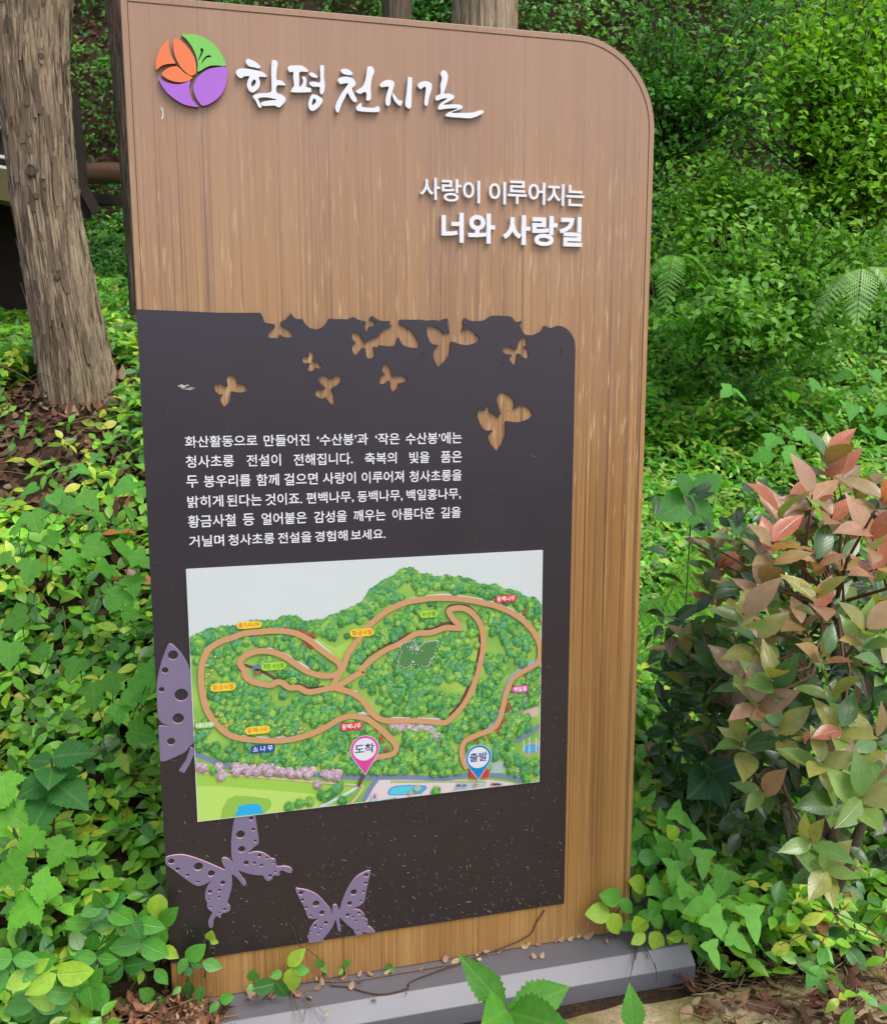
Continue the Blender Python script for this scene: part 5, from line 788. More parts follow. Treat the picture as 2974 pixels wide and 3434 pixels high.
# ============================================================ GROUND COVER
def ter_normal(x, y, e=.05):
    n = np.stack([-(terrain(x+e, y)-terrain(x-e, y))/(2*e), -(terrain(x, y+e)-terrain(x, y-e))/(2*e), np.ones_like(x)], -1)
    return n/np.linalg.norm(n, axis=1, keepdims=True)
JAS = [(0.159, 0.434, 0.026), (0.254, 0.598, 0.039), (0.074, 0.239, 0.029), (0.507, 0.700, 0.052), (0.600, 0.700, 0.065), (0.105, 0.314, 0.065)]
JAS += [(.42, .16, .04), (.30, .10, .05)]
JW = [.30, .26, .23, .12, .045, .045, .008, .007]
BANK = [(.14, .42, .03), (.20, .52, .04), (.34, .62, .06), (.09, .30, .03), (.46, .62, .08)]; BANKW = [.3, .25, .2, .15, .1]
def bare(s, t):
    """places where litter shows instead of ivy: round the big tree's foot and in front right of the sign"""
    a = np.exp(-(((s-1.55)/.42)**2+((t+1.05)/.75)**2)*1.1)
    b = np.exp(-(((s-1.35)/.25)**2+((t+.55)/.30)**2))
    f = ((s < .22-.10*np.sin(t*6)) & (t > .98)) * 1.0
    return np.clip(a*1.05+b*.4+f, 0, 1)
def cover(n, s0, s1, tl, tpls, wts, size, lift, pal, pw, seedoff=0., wide=False, zfac=1.0):
    s = RNG.uniform(s0, s1, n*3); d = s+1.787; half = .50*d+.25; t = .578-half+RNG.random(n*3)*2*half+0
    keep = (RNG.random(n*3) < d/(s1+1.787)) & (t > tl[0]) & (t < tl[1])
    s, t = s[keep][:n], t[keep][:n]
    k2 = RNG.random(len(s)) > bare(s, t)*.93; s, t = s[k2], t[k2]
    x, y = st(s, t)
    onb = (x > -.12) & (x < 1.19) & (y > -.17) & (y < .13); onb |= (x > -.03) & (x < 1.08) & (y > -.2) & (y < .16); onb |= (y < -.14) & (x > -.02) & (x < 1.25)
    onb |= (x > -.12) & (x < .25) & (y < -.03)
    tb = (x+.385)**2+(y-2.09)**2 < .25**2; k3 = ~(onb | tb); x, y, s, t = x[k3], y[k3], s[k3], t[k3]
    z = terrain(x, y); N0 = ter_normal(x, y); m = len(x)
    mound = .5+.5*np.clip(hn(x, y, 5.2, .7+seedoff), -1, 1)
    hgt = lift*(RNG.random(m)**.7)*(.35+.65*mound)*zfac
    P0 = np.stack([x, y, z], -1)+N0*hgt[:, None]
    parts = []; kk = RNG.choice(len(tpls), m, p=np.array(wts)/sum(wts))
    upv = N0*.6+np.array([-.08, -.38, .75])
    for i, tp in enumerate(tpls):
        q = kk == i; c = q.sum()
        if not c: continue
        Pq = P0[q]; D, Nn = rand_dirs(c, upv[q], .42)
        sz = size*RNG.uniform(.6, 1.25, c); C = pick(pal, pw, c)
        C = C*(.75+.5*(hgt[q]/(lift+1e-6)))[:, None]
        parts.append(assemble(tp, Pq, frames(D, Nn), sz, C, RNG.uniform(.85, 1.1, c)))
        # opposite partner of the pair
        D2 = -D+RNG.normal(0, .3, D.shape); parts.append(assemble(tp, Pq, frames(D2, Nn+RNG.normal(0, .25, Nn.shape)), sz*RNG.uniform(.85, 1.05, c), C*(1+RNG.normal(0, .06, (c, 1))), RNG.uniform(.85, 1.1, c)))
    return parts
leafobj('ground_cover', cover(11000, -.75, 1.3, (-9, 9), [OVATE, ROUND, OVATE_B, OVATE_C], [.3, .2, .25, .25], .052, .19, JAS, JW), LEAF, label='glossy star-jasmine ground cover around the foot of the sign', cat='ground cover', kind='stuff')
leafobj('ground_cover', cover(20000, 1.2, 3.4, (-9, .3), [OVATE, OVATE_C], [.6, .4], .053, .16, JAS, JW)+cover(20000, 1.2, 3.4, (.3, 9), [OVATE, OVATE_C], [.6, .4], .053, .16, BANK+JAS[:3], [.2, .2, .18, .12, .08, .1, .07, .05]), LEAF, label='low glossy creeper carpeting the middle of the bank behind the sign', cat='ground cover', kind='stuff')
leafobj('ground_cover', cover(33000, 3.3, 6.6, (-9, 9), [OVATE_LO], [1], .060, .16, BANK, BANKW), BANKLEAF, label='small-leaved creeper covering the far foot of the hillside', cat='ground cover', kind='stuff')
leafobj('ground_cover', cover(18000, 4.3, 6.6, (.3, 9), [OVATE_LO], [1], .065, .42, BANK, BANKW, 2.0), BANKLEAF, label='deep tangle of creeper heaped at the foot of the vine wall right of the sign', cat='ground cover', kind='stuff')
# hillside wall of climbing vines: hollow, mounded
def wall(n, s0, s1, t0, t1, size, pal, pw, dark=1.0, dens=.1, thick=.65):
    s = RNG.uniform(s0, s1, n); t = RNG.uniform(t0, t1, n); x, y = st(s, t); z = terrain(x, y); N0 = ter_normal(x, y)
    a = hn(x*1.0, z*1.0+y*.3, 3.1, .5)+.7*hn(x, z, 7.3, 2.2)+.5*hn(x+z, y, 13, 1.1)
    h = np.clip(.45+.28*a, 0.02, 1.15)*thick
    k = a+RNG.normal(0, .45, n) > -1.1+dens
    d = h*(1-RNG.random(n)**2.2*.7)
    P0 = np.stack([x, y, z], -1)+N0*d[:, None]+RNG.normal(0, .02, (n, 3)); P0, N0, a = P0[k], N0[k], a[k]; m = len(P0)
    D, N = rand_dirs(m, N0*.35+np.array([-.1, -.35, .75]), .5); D[:, 2] -= .35
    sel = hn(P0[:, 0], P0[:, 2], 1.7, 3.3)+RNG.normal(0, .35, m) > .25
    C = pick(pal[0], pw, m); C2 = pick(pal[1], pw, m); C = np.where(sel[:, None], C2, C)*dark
    return assemble(TRI_LO, P0, frames(D, N), size*RNG.uniform(.6, 1.3, m), C)
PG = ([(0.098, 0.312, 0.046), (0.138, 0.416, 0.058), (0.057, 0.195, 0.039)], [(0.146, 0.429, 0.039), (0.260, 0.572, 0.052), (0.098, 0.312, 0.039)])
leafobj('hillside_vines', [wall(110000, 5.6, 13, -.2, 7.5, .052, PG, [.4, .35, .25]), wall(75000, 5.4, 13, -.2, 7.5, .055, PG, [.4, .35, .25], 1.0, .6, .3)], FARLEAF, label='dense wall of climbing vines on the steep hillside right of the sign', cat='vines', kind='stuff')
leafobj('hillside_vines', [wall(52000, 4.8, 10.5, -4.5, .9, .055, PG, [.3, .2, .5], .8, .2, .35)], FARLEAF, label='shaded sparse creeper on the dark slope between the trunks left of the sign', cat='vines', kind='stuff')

cs_ = []
for i in range(260):
    s, t = RNG.uniform(-.2, 2.4), RNG.uniform(-1.9, -.12) if i % 3 else RNG.uniform(1.0, 2.2); x, y = st(s, t); zz = float(terrain(np.array([x]), np.array([y]))[0]); p = np.array((x, y, zz+RNG.uniform(.03, .15))); a = RNG.uniform(0, 6.28); L = RNG.uniform(.08, .30)
    if -.15 < x < 1.2 and y < .3: continue
    d = np.array((math.cos(a), math.sin(a)*.7, RNG.uniform(.0, .7)))*L; c_ = catmull([p, p+d*.5+np.array((0, 0, .04)), p+d], 4, False)
    cs_.append(tube(c_, [.0014]*len(c_), 4, ((.22, .10, .06), (.16, .26, .07), (.30, .20, .10))[i % 3]))
V, F, C, U = merge(cs_); mesh_np('creeper_stems', V, F, TWIG, cols=C, label='thin reddish and green runner stems weaving through the creeper left of the sign', cat='stems', kind='stuff')
tw_ = []
for i in range(46):
    s, t = RNG.uniform(5.2, 7.4), RNG.uniform(.6, 4.6); x, y = st(s, t); p = np.array((x, y, float(terrain(np.array([x]), np.array([y]))[0])+.25)); n0 = ter_normal(np.array([x]), np.array([y]))[0]
    p = p+n0*RNG.uniform(.15, .5); a = RNG.uniform(-1, 1); L = RNG.uniform(.25, .8); d = np.array((math.sin(a)*.8, -.25, -math.cos(a)))*L; cv = (.30, .24, .15) if i % 2 else (.16, .11, .07)
    c_ = catmull([p, p+d*.35+RNG.normal(0, .04, 3), p+d*.7+RNG.normal(0, .05, 3), p+d], 4, False); tw_.append(tube(c_, np.linspace(.006, .002, len(c_)), 4, cv))
V, F, C, U = merge(tw_); mesh_np('hanging_stems', V, F, TWIG, cols=C, label='pale bare stems hanging through the vine wall right of the sign', cat='stems', kind='stuff')
# ---- leaf litter
def litter(n, fs, size, flatn=.35, pal=((.17, .085, .045), (.24, .13, .07), (.12, .055, .035), (.32, .21, .12), (.20, .07, .04))):
    s, t = fs(n); x, y = st(s, t); z = terrain(x, y)
    inb = (x > .20) & (x < 1.165) & (y > -.12) & (y < .1); inb |= (x > 0) & (x <= .2) & (y > -.005) & (y < .1); k = ~inb; x, y, z = x[k], y[k], z[k]
    z = np.where((y < -.15) & (x < 2.6), np.maximum(z, -.066), z); m = len(x)
    N0 = ter_normal(x, y); D, N = rand_dirs(m, N0, flatn); Fr = frames(D, N)
    return assemble(rows_leaf([.2, .5, .8], [.16, .22, .13], -.35, -.25), np.stack([x, y, z], -1)+N0*RNG.uniform(.006, .022, (m, 1)), Fr, size*RNG.uniform(.5, 1.3, m), pick(pal, [.3, .25, .2, .15, .1], m))
fA = lambda n: (RNG.normal(1.6, .5, n), RNG.normal(-1.0, .75, n))
fB = lambda n: (np.where(RNG.random(n) < .6, RNG.uniform(-.35, .40, n), RNG.normal(.1, .12, n)), RNG.uniform(1.12, 2.1, n))
def fC(n):
    x, y = RNG.normal(.02, .10, n), RNG.normal(-.06, .05, n); return .247*x+.969*y, .969*x-.247*y
fD = lambda n: (RNG.uniform(4, 8, n), RNG.uniform(-3.5, 0, n))
leafobj('leaf_litter', [litter(3400, fA, .055), litter(3500, fD, .07)], DEAD, label='brown dead leaves scattered round the foot of the thick left trunk', cat='leaf litter', kind='stuff')
leafobj('leaf_litter', [litter(520, fB, .045)], DEAD, label='dry brown leaves on the soil at the bottom right corner of the photo', cat='leaf litter', kind='stuff')
leafobj('leaf_litter', [litter(900, fC, .026, .5, ((.34, .14, .07), (.42, .20, .10), (.22, .10, .05), (.50, .33, .18), (.30, .11, .05)))], DEAD, label='reddish leaf shreds heaped at the bottom left corner of the sign', cat='leaf litter', kind='stuff')
def needles(n, fs, L0, L1, zup=.012):
    s, t = fs(n); x, y = st(s, t); k = ~((x > .2) & (x < 1.16) & (y > -.115) & (y < .1)) & ~((x > 0) & (y > -.005) & (y < .1) & (x < 1.1)); x, y = x[k], y[k]; z = np.maximum(terrain(x, y), -.066)
    ps = []
    for i in range(len(x)):
        a = RNG.uniform(0, 6.28); L = RNG.uniform(L0, L1); p = np.array((x[i], y[i], z[i]+RNG.uniform(.003, zup+.01))); d = np.array((math.cos(a), math.sin(a), RNG.normal(0, .12)))*L
        r = RNG.uniform(.0006, .0022); c = np.array(((.26, .15, .08), (.14, .08, .05), (.38, .26, .15))[RNG.integers(3)])
        ps.append(tube([p, p+d*.5+RNG.normal(0, .004, 3), p+d], [r, r, r*.6], 3, c))
    return ps
V, F, C, U = merge(needles(650, fB, .02, .13)+needles(350, fC, .015, .07)+needles(240, fA, .05, .3, .02)); mesh_np('twig_litter', V, F, TWIG, cols=C, label='fine dry twigs and needles strewn over the bare soil', cat='twigs', kind='stuff')
# large dead leaves that can be told apart
for i, (x, y, d, L, a, c, lab) in enumerate([(1600, 2050, 0, .075, 2.2, (.24, .085, .045), 'broad rust-red dead leaf on the soil below the red-tipped shrub'), (1495, 2035, 0, .085, -.35, (.27, .13, .09), 'long brown dead leaf lying at the bottom edge near the mossy concrete'),
        (1570, 1925, 0, .07, 1.7, (.36, .22, .13), 'upright tan dead leaf leaning against the jasmine right of the base'), (1640, 2040, 0, .065, .5, (.20, .05, .04), 'dark crimson dead leaf near the bottom right corner'), (1720, 1985, 0, .06, .9, (.30, .16, .09), 'orange-brown dead leaf at the right edge of the soil patch'), (1375, 2062, 0, .05, .6, (.42, .28, .16), 'pale tan dead leaf on the mossy concrete beside the single green leaf')]):
    v = M @ Vector(((x-896)/1876.9, -(y-1034.5)/1876.9, -1)); k = (-.066-1.343)/v.z; p = Vector((0.1192, -1.8746, 1.343))+v*k
    single_leaf('dead_leaf', rows_leaf([.1, .3, .5, .7, .9], [.12, .24, .28, .2, .08], -.25, -.2), tuple(p), tuple(p+Vector((math.cos(a)*L, math.sin(a)*L, .008))), 1.0, c, DEAD, None, (0.1, -.2, 1), label=lab, cat='dead leaf', group='large dead leaves on the ground')

# ============================================================ RED-TIPPED SHRUB
shrub = empty('red_tip_shrub', SHRUBBASE[:2]+(-.07,), 'leafy shrub with red and bronze young leaves at the right edge', 'shrub')
base = np.array(SHRUBBASE[:2]+(-.07,)); stems = []; leaves = []; hubs = [base+np.array(v) for v in ((.0, .05, .55), (.12, -.1, .6), (-.12, .1, .5), (.1, .15, .8), (-.02, 0, .85))]
for h_ in hubs: stems.append(tube([base+RNG.normal(0, .02, 3), base*.5+h_*.5+RNG.normal(0, .03, 3), h_], [.016, .012, .008], 7, (.17, .13, .09)))
ztip = [t[2] for t in TIPS]; red_all = [(.56, .18, .10), (.58, .31, .19), (.42, .24, .15), (.56, .36, .14), (.34, .23, .11), (.48, .29, .16)]; grn_all = [(.15, .29, .07), (.24, .38, .09), (.09, .21, .06), (.38, .38, .10)]
LT = []
for tp in TIPS:
    tp = np.array(tp); h_ = hubs[int(np.argmin([np.linalg.norm(tp-q) for q in hubs]))]; mid = (tp+h_)/2+RNG.normal(0, .03, 3)-np.array((0, 0, .03))
    stems.append(tube([h_, mid, tp], [.005, .0035, .0018], 5, (.20, .10, .07)))
    out = tp-base-np.array((0, 0, .45)); out /= np.linalg.norm(out); ax_ = out*.6+np.array((0, -.1, .6)); ax_ /= np.linalg.norm(ax_)
    red = np.clip((tp[2]-.45)/.62+RNG.normal(0, .22), 0.0, .92)
    n = RNG.integers(5, 8); a0 = RNG.uniform(0, 6.28)
    e1 = np.cross(ax_, (0.3, .9, .1)); e1 /= np.linalg.norm(e1); e2 = np.cross(ax_, e1)
    for k in range(n):
        q = a0+k*2.4; op = RNG.uniform(.35, 1.15); d = ax_*math.cos(op)+(e1*math.cos(q)+e2*math.sin(q))*math.sin(op); d[2] -= .12
        p = tp-ax_*.010*k; L = RNG.uniform(.066, .108)*(0.75 if k > n-2 else 1)
        c = np.array(red_all[RNG.integers(6)]) if RNG.random() < red else np.array(grn_all[RNG.integers(4)])
        c = c*RNG.uniform(.8, 1.2); nn_ = ax_*.7+np.array((0, -.5, .5))+RNG.normal(0, .2, 3)
        LT.append((p, d, L, c, nn_))
V, F, C, U = merge(stems); mesh_np('stem', V, F, TWIG, shrub, cols=C)
cp = np.array(cam.location); order = sorted(range(len(LT)), key=lambda i: np.linalg.norm(LT[i][0]-cp)); named = set(order[:290]); rest = []
for i, (p, d, L, c, nn_) in enumerate(LT):
    if i in named: single_leaf('leaf', PHOT_T, p, p+d/np.linalg.norm(d)*L, RNG.uniform(.85, 1.1), c, PHOT, shrub, tuple(nn_))
    else: rest.append(assemble(PHOT_T, p[None], frames(d[None], nn_[None]), np.array([L]), np.array([c])))
# inner leaves, shade inside the shrub put into their dark colours
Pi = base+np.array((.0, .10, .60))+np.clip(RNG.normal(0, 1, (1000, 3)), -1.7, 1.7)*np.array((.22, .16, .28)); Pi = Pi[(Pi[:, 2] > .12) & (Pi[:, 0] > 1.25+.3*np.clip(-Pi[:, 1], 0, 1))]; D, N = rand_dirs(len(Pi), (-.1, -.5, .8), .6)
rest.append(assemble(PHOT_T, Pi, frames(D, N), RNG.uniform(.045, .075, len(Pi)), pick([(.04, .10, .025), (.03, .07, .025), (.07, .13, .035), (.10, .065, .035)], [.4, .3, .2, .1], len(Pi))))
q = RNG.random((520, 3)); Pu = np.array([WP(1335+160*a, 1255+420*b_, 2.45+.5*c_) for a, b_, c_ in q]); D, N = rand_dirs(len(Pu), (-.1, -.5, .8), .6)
rest.append(assemble(OVATE, Pu, frames(D, N), RNG.uniform(.04, .065, len(Pu)), pick([(.03, .10, .025), (.05, .14, .03), (.08, .20, .04)], [.5, .35, .15], len(Pu))))  # understory leaves coloured dark to stand for the shadow gap beside the shrub
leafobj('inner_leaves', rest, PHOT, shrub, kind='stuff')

# ============================================================ SPRIGS over the foot of the sign
PALS = {'y': (.36, .58, .05), 'g': (.10, .36, .04), 'd': (.035, .19, .025)}
def sprig(name, group, label, rows, mat=LEAF, cat='creeper sprig'):
    c = np.array([r[:3] for r in rows]).mean(0); e = empty(name, (float(c[0]), float(c[1]), -.06), label, cat, group)
    st_ = []
    for r in rows:
        a, b = np.array(r[:3]), np.array(r[3:6]); L = np.linalg.norm(b-a)
        single_leaf('leaf', ROUND if RNG.random() < .7 else OVATE, a, b, RNG.uniform(1.0, 1.15), np.array(PALS[r[6]])*RNG.uniform(.85, 1.2), mat, e, (-.15, -1, .45))
        g = a+np.array((RNG.normal(0, .01), .012, -.05)); st_.append(tube([a, (a+g)/2+np.array((.004, 0, 0)), np.array((g[0], min(g[1]+.01, -.003), max(g[2], -.0)))], [.0012, .0012, .0014], 4, (.12, .13, .05)))
    V, F, C, U = merge(st_); mesh_np('stem', V, F, TWIG, e, cols=C)
S = SPRIGS
for idx_, lab in (((0, 1, 2), 'pair of yellow-green leaves left of the dark panel\'s bottom corner'), ((3, 4, 5, 6, 7), 'round green leaf cluster across the bottom left corner of the dark panel'), ((8, 9), 'tiny yellow sprout in front of the dark panel below the lilac butterfly'),
        ((12, 13, 14), 'bright lime sprout standing against the wood strip under the panel'), ((15, 16, 17, 18, 19), 'dark glossy leaf cluster beside the bright lime sprout'), ((20, 21, 22, 23), 'drooping dark leaves against the bottom left of the wood strip'), ((24, 25), 'low green leaf pair on the litter at the left end of the steel base'),
        ((26, 27), 'small round leaf pair on the wood strip below the small butterfly'), ((28, 29), 'little light green leaf pair at the middle of the wood strip\'s foot'), ((34, 35), 'tiny leaf pair low on the wood strip right of the middle'), ((10, 11, 36, 37), 'green leaves beside the bottom left corner of the sign'), ((30, 31, 32, 33), 'cross of four leaves on the ground left of the steel base'), ((38, 39, 40, 41, 42), 'leaves climbing along the left edge of the dark panel')):
    sprig('creeper_sprig', 'creeper sprigs round the sign\'s foot', lab, [S[i] for i in idx_ if i < len(S)])
S = SPRIGS2
for idx_, lab in (((0, 1, 2, 3), 'yellow-green leaf pair overlapping the bottom right edge of the board'), ((4, 5, 6, 7, 14), 'lime leaf spray hanging over the right end of the steel base'), ((8, 9, 10, 11, 15), 'leaf cross with a large dark leaf beyond the end of the steel base'), ((12, 13, 22), 'upright yellow-green leaf pair right of the steel base'), ((16, 17), 'two small dark leaves in front of the chamfered steel end'), ((18, 19, 20, 21), 'green leaves tucked against the lower right edge of the board')):
    sprig('creeper_sprig', 'creeper sprigs round the sign\'s foot', lab, [S[i] for i in idx_ if i < len(S)])
def scatter_sprig(label, quad, n, ymin, ymax, size, tones):
    rows = []
    for i in range(n):
        u, v_ = RNG.random(), RNG.random(); (ax0, ay0), (bx0, by0), (cx0, cy0), (dx0, dy0) = quad
        px = (ax0*(1-u)+bx0*u)*(1-v_)+(dx0*(1-u)+cx0*u)*v_; py = (ay0*(1-u)+by0*u)*(1-v_)+(dy0*(1-u)+cy0*u)*v_
        yy = RNG.uniform(ymin, ymax); v = M @ Vector(((px-896)/1876.9, -(py-1034.5)/1876.9, -1)); k = (yy+1.8746)/v.y
        p = np.array((0.1192+v.x*k, yy, max(1.343+v.z*k, -.03))); a = RNG.uniform(0, 6.28); L = size*RNG.uniform(.7, 1.2)
        rows.append((*p, p[0]+math.cos(a)*L, p[1]-.015-abs(math.sin(a))*.01, max(p[2]+math.sin(a)*L*.85, -.05), tones[RNG.integers(len(tones))]))
        rows.append((*p, p[0]-math.cos(a+.5)*L, p[1]-.012, max(p[2]-math.sin(a+.5)*L*.85, -.05), rows[-1][6]))
    sprig('creeper_sprig', "creeper sprigs round the sign's foot", label, rows)
scatter_sprig("dense upright jasmine shoots hugging the board's lower right edge", ((1285, 1690), (1380, 1690), (1385, 1800), (1290, 1800)), 13, -.02, .06, .055, 'ggdy')
scatter_sprig("thick jasmine tuft draped over the back corner of the steel base", ((1275, 1800), (1390, 1800), (1390, 1890), (1265, 1880)), 15, -.06, .02, .055, 'gygd')
scatter_sprig("jasmine tangle spilling past the right end of the steel base onto the litter", ((1390, 1780), (1480, 1790), (1500, 1900), (1400, 1910)), 15, -.08, .04, .055, 'gygg')
scatter_sprig("jasmine mound crowding the lower left corner of the board", ((180, 1820), (330, 1850), (345, 1950), (180, 1960)), 16, -.09, -.02, .055, 'ggyd')
scatter_sprig("jasmine leaves at the bottom left corner of the photo", ((0, 1930), (190, 1940), (200, 2060), (0, 2060)), 18, -.16, -.08, .058, 'ggyg')
# dry runner across the steel base with a few papery leaves
def basept(x, y, z=-.001):
    v = M @ Vector(((x-896)/1876.9, -(y-1034.5)/1876.9, -1)); k = (z-1.343)/v.z; p = Vector((0.1192, -1.8746, 1.343))+v*k; return np.array(p)
run = empty('dry_runner', tuple(basept(800, 1975)), 'thin dry creeper runner lying across the top of the steel base', 'runner')
def cc(x, y): return ((500+x/1.792)*.60256, (2900+y/1.792)*.60256)
def gc(x, y): return ((1400+x/1.629)*.60256, (3050+y/1.629)*.60256)
pts = [basept(*cc(x, y))+np.array((0, 0, .004)) for x, y in ((1090, 735), (1200, 745), (1300, 775), (1400, 788), (1500, 770), (1560, 745), (1620, 690))]
pts += [np.array((.775, -.006, .022)), np.array((.815, -.004, .060)), np.array((.835, -.004, .088))]
c_ = catmull(pts, 4, False); V, F, C, U = tube(c_, [.0017]*len(c_), 5, (.13, .07, .045)); mesh_np('runner_stem', V, F, TWIG, run, cols=C)
pts = [basept(*cc(x, y))+np.array((0, -.004, .004)) for x, y in ((700, 745), (900, 715), (1000, 700), (1100, 706), (1250, 697), (1400, 672), (1600, 638), (1780, 607), (1900, 590))]
c_ = catmull(pts, 4, False); V, F, C, U = tube(c_, [.0014]*len(c_), 5, (.26, .16, .09)); mesh_np('runner_stem', V, F, TWIG, run, cols=C)
SP = [cc(x, y)+(L, a) for x, y, L, a in ((1208, 762, .024, 1.2), (1365, 805, .026, 4.4), (1540, 780, .018, 5), (1045, 735, .034, 1.6), (1015, 688, .020, 2), (1150, 700, .020, .4), (1255, 682, .018, 1), (1262, 705, .030, 4.7), (1615, 640, .016, 0), (1780, 590, .020, 1.2), (1410, 665, .02, .3), (1350, 670, .018, 2.7), (920, 775, .032, 3.8), (975, 800, .026, 4.2), (990, 758, .022, .4), (850, 770, .026, 2.3), (620, 805, .02, 4), (700, 785, .03, .5), (640, 790, .026, 2.4), (1060, 920, .012, 1), (760, 800, .018, 3.3))]
SP += [gc(x, y)+(L, a) for x, y, L, a in ((150, 300, .022, 1.4), (185, 308, .022, .4), (310, 256, .018, .2), (430, 246, .016, 6), (485, 228, .018, 1.5), (640, 197, .026, .8), (650, 272, .016, 2.4), (672, 275, .016, .9), (745, 187, .022, 1), (770, 180, .02, .7), (815, 169, .016, 0), (1020, 124, .018, 1.8), (1055, 131, .018, .1), (350, 285, .02, 2.2), (1042, 192, .012, 2), (400, 238, .022, 3), (560, 205, .024, .1), (600, 200, .02, 1.9), (900, 158, .03, .1), (870, 162, .016, 1))]
for i, (x, y, L, a) in enumerate(SP):
    p = basept(x, y)+np.array((0, 0, .004)); p[1] = min(p[1], -.004); c = ((.50, .30, .19), (.62, .46, .28), (.40, .22, .13))[i % 3]
    single_leaf('papery_leaf', rows_leaf([.15, .4, .65, .85], [.26, .38, .30, .15], -.3, -.25), p, p+np.array((math.cos(a)*L, min(math.sin(a)*L*.6, -.002-p[1]), .004+abs(math.sin(a))*.006)), RNG.uniform(.6, 1.1), c, DEAD, run, (0, -.4, 1))
# twisted bare twigs hanging at the butterfly
tw = empty('bare_twig', (.35, -.02, .0), 'thin bare brown twig leaning on the panel beside the small lilac butterfly', 'twig')
v0 = [(.249, -.012, .155), (.258, -.012, .135), (.268, -.012, .10), (.285, -.012, .088), (.31, -.014, .06), (.325, -.016, .02), (.338, -.03, .0)]
V, F, C, U = tube(catmull(v0, 4, False), [.0011]*25, 5, (.13, .08, .05)); mesh_np('twig_stem', V, F, TWIG, tw, cols=C)
for pts in ([(250, 1790), (560, 1900)],): pass
dt = empty('dry_grass_tuft', tuple(basept(*cc(890, 850))), 'splayed dry twigs over the front of the steel base below the lime sprout', 'twigs')
for a, b_ in (((850, 770), (880, 955)), ((860, 760), (920, 957)), ((880, 790), (960, 860)), ((960, 860), (1070, 925)), ((960, 860), (1020, 950)), ((960, 865), (925, 957)), ((900, 780), (990, 830)), ((860, 800), (1000, 770)), ((880, 740), (905, 800))):
    p, q = basept(*cc(*a))+np.array((0, 0, .012)), basept(*cc(*b_), -.01)+np.array((0, -.004, .008)); V, F, C, U = tube([p, (p+q)/2+np.array((0, 0, .008)), q], [.0012, .001, .0006], 4, (.30, .20, .11)); mesh_np('twig_stem', V, F, TWIG, dt, cols=C)
hr = empty('hanging_roots', tuple(basept(*gc(1200, 300))), 'thin black rootlets hanging over the right part of the steel base', 'roots')
for a, b_ in (((1190, 225), (1165, 310)), ((1190, 225), (1150, 385)), ((1222, 215), (1255, 280)), ((1222, 215), (1292, 325)), ((1292, 325), (1295, 395)), ((1200, 230), (1178, 290))):
    p, q = basept(*gc(*a))+np.array((0, 0, .015)), basept(*gc(*b_), -.02)+np.array((0, -.006, .004)); V, F, C, U = tube([p, (p+q)/2+np.array((0, -.004, .006)), q], [.0011, .001, .0006], 4, (.05, .035, .03)); mesh_np('root', V, F, TWIG, hr, cols=C)

# ============================================================ SERRATED SPROUTS in front
for (b, lv), lab in zip(NETTLE_, ('young serrated-leaf sprout in front of the steel base at the bottom centre', 'single upright green leaf rising in front of the mossy concrete')):
    e = empty('serrated_sprout', (b[0], b[1], -.074), lab, 'sprout')
    stp = []
    for a, t, w in lv:
        single_leaf('leaf', NETTLE, a, t, w*1.35, np.array((.11, .36, .05))*RNG.uniform(.85, 1.2), LEAFSOFT, e, (-.2, -.8, .6)); stp.append(tube([(b[0], b[1], -.07), ((a[0]+b[0])/2, (a[1]+b[1])/2, (a[2]-.07)/2+.02), a], [.003, .0025, .0018], 6, (.16, .24, .07)))
    V, F, C, U = merge(stp); mesh_np('stem', V, F, LEAFSOFT, e, cols=C, uv=U+.5)
# dark tall sprout on the left with a red stem
(b, tpt) = PL['sprout']; e = empty('tall_sprout', tuple(b), 'tall sprout with red stem and dark textured leaves among the creeper at lower left', 'sprout')
tpt = np.array(tpt); V, F, C, U = tube([np.array(b), (np.array(b)+tpt)/2+np.array((.005, 0, 0)), tpt], [.0035, .003, .002], 6, (.22, .08, .05)); mesh_np('stem', V, F, TWIG, e, cols=C)
for k in range(8):
    q = k*2.39; L = RNG.uniform(.07, .10); p = tpt-np.array((0, 0, .012*k)); single_leaf('leaf', NETTLE, p, p+np.array((math.cos(q)*L, math.sin(q)*L*.8-.02, .015-.01*k)), 1.2, np.array((.06, .22, .05))*RNG.uniform(.8, 1.2), LEAFSOFT, e, (0, -.5, 1))

# ============================================================ LOBED, HEART-LEAVED AND HALBERD PLANTS
def patch_plant(name, label, cat, px_list, d, size, tpl, c, lift=.0, mat=LEAFSOFT, group=None, face=(0, -.6, .8)):
    pts = [WP(x, y, dd) for x, y, dd in px_list]; c0 = np.mean(pts, 0); gz = float(terrain(np.array([c0[0]]), np.array([c0[1]]))[0])
    e = empty(name, (float(c0[0]), float(c0[1]), gz), label, cat, group); st_ = []
    for p in pts:
        a = RNG.uniform(0, 6.28); L = size*RNG.uniform(.75, 1.25); dv = np.array((math.cos(a), -.25+.5*math.sin(a), -.45+.3*math.sin(a))); dv /= np.linalg.norm(dv)
        single_leaf('leaf', tpl, p-dv*L*.4, p+dv*L*.6, RNG.uniform(.95, 1.15), np.array(c)*RNG.uniform(.75, 1.3), mat, e, face)
        g = np.array((c0[0]*.3+p[0]*.7, c0[1]*.3+p[1]*.7+.05, p[2]-.10)); st_.append(tube([p-dv*L*.4, (p+g)/2+RNG.normal(0, .01, 3), g], [.0011, .0013, .0014], 4, (.12, .26, .06)))
    V, F, C, U = merge(st_); mesh_np('stem', V, F, LEAFSOFT, e, cols=C, uv=U+.5)
LB = (.14, .42, .05)
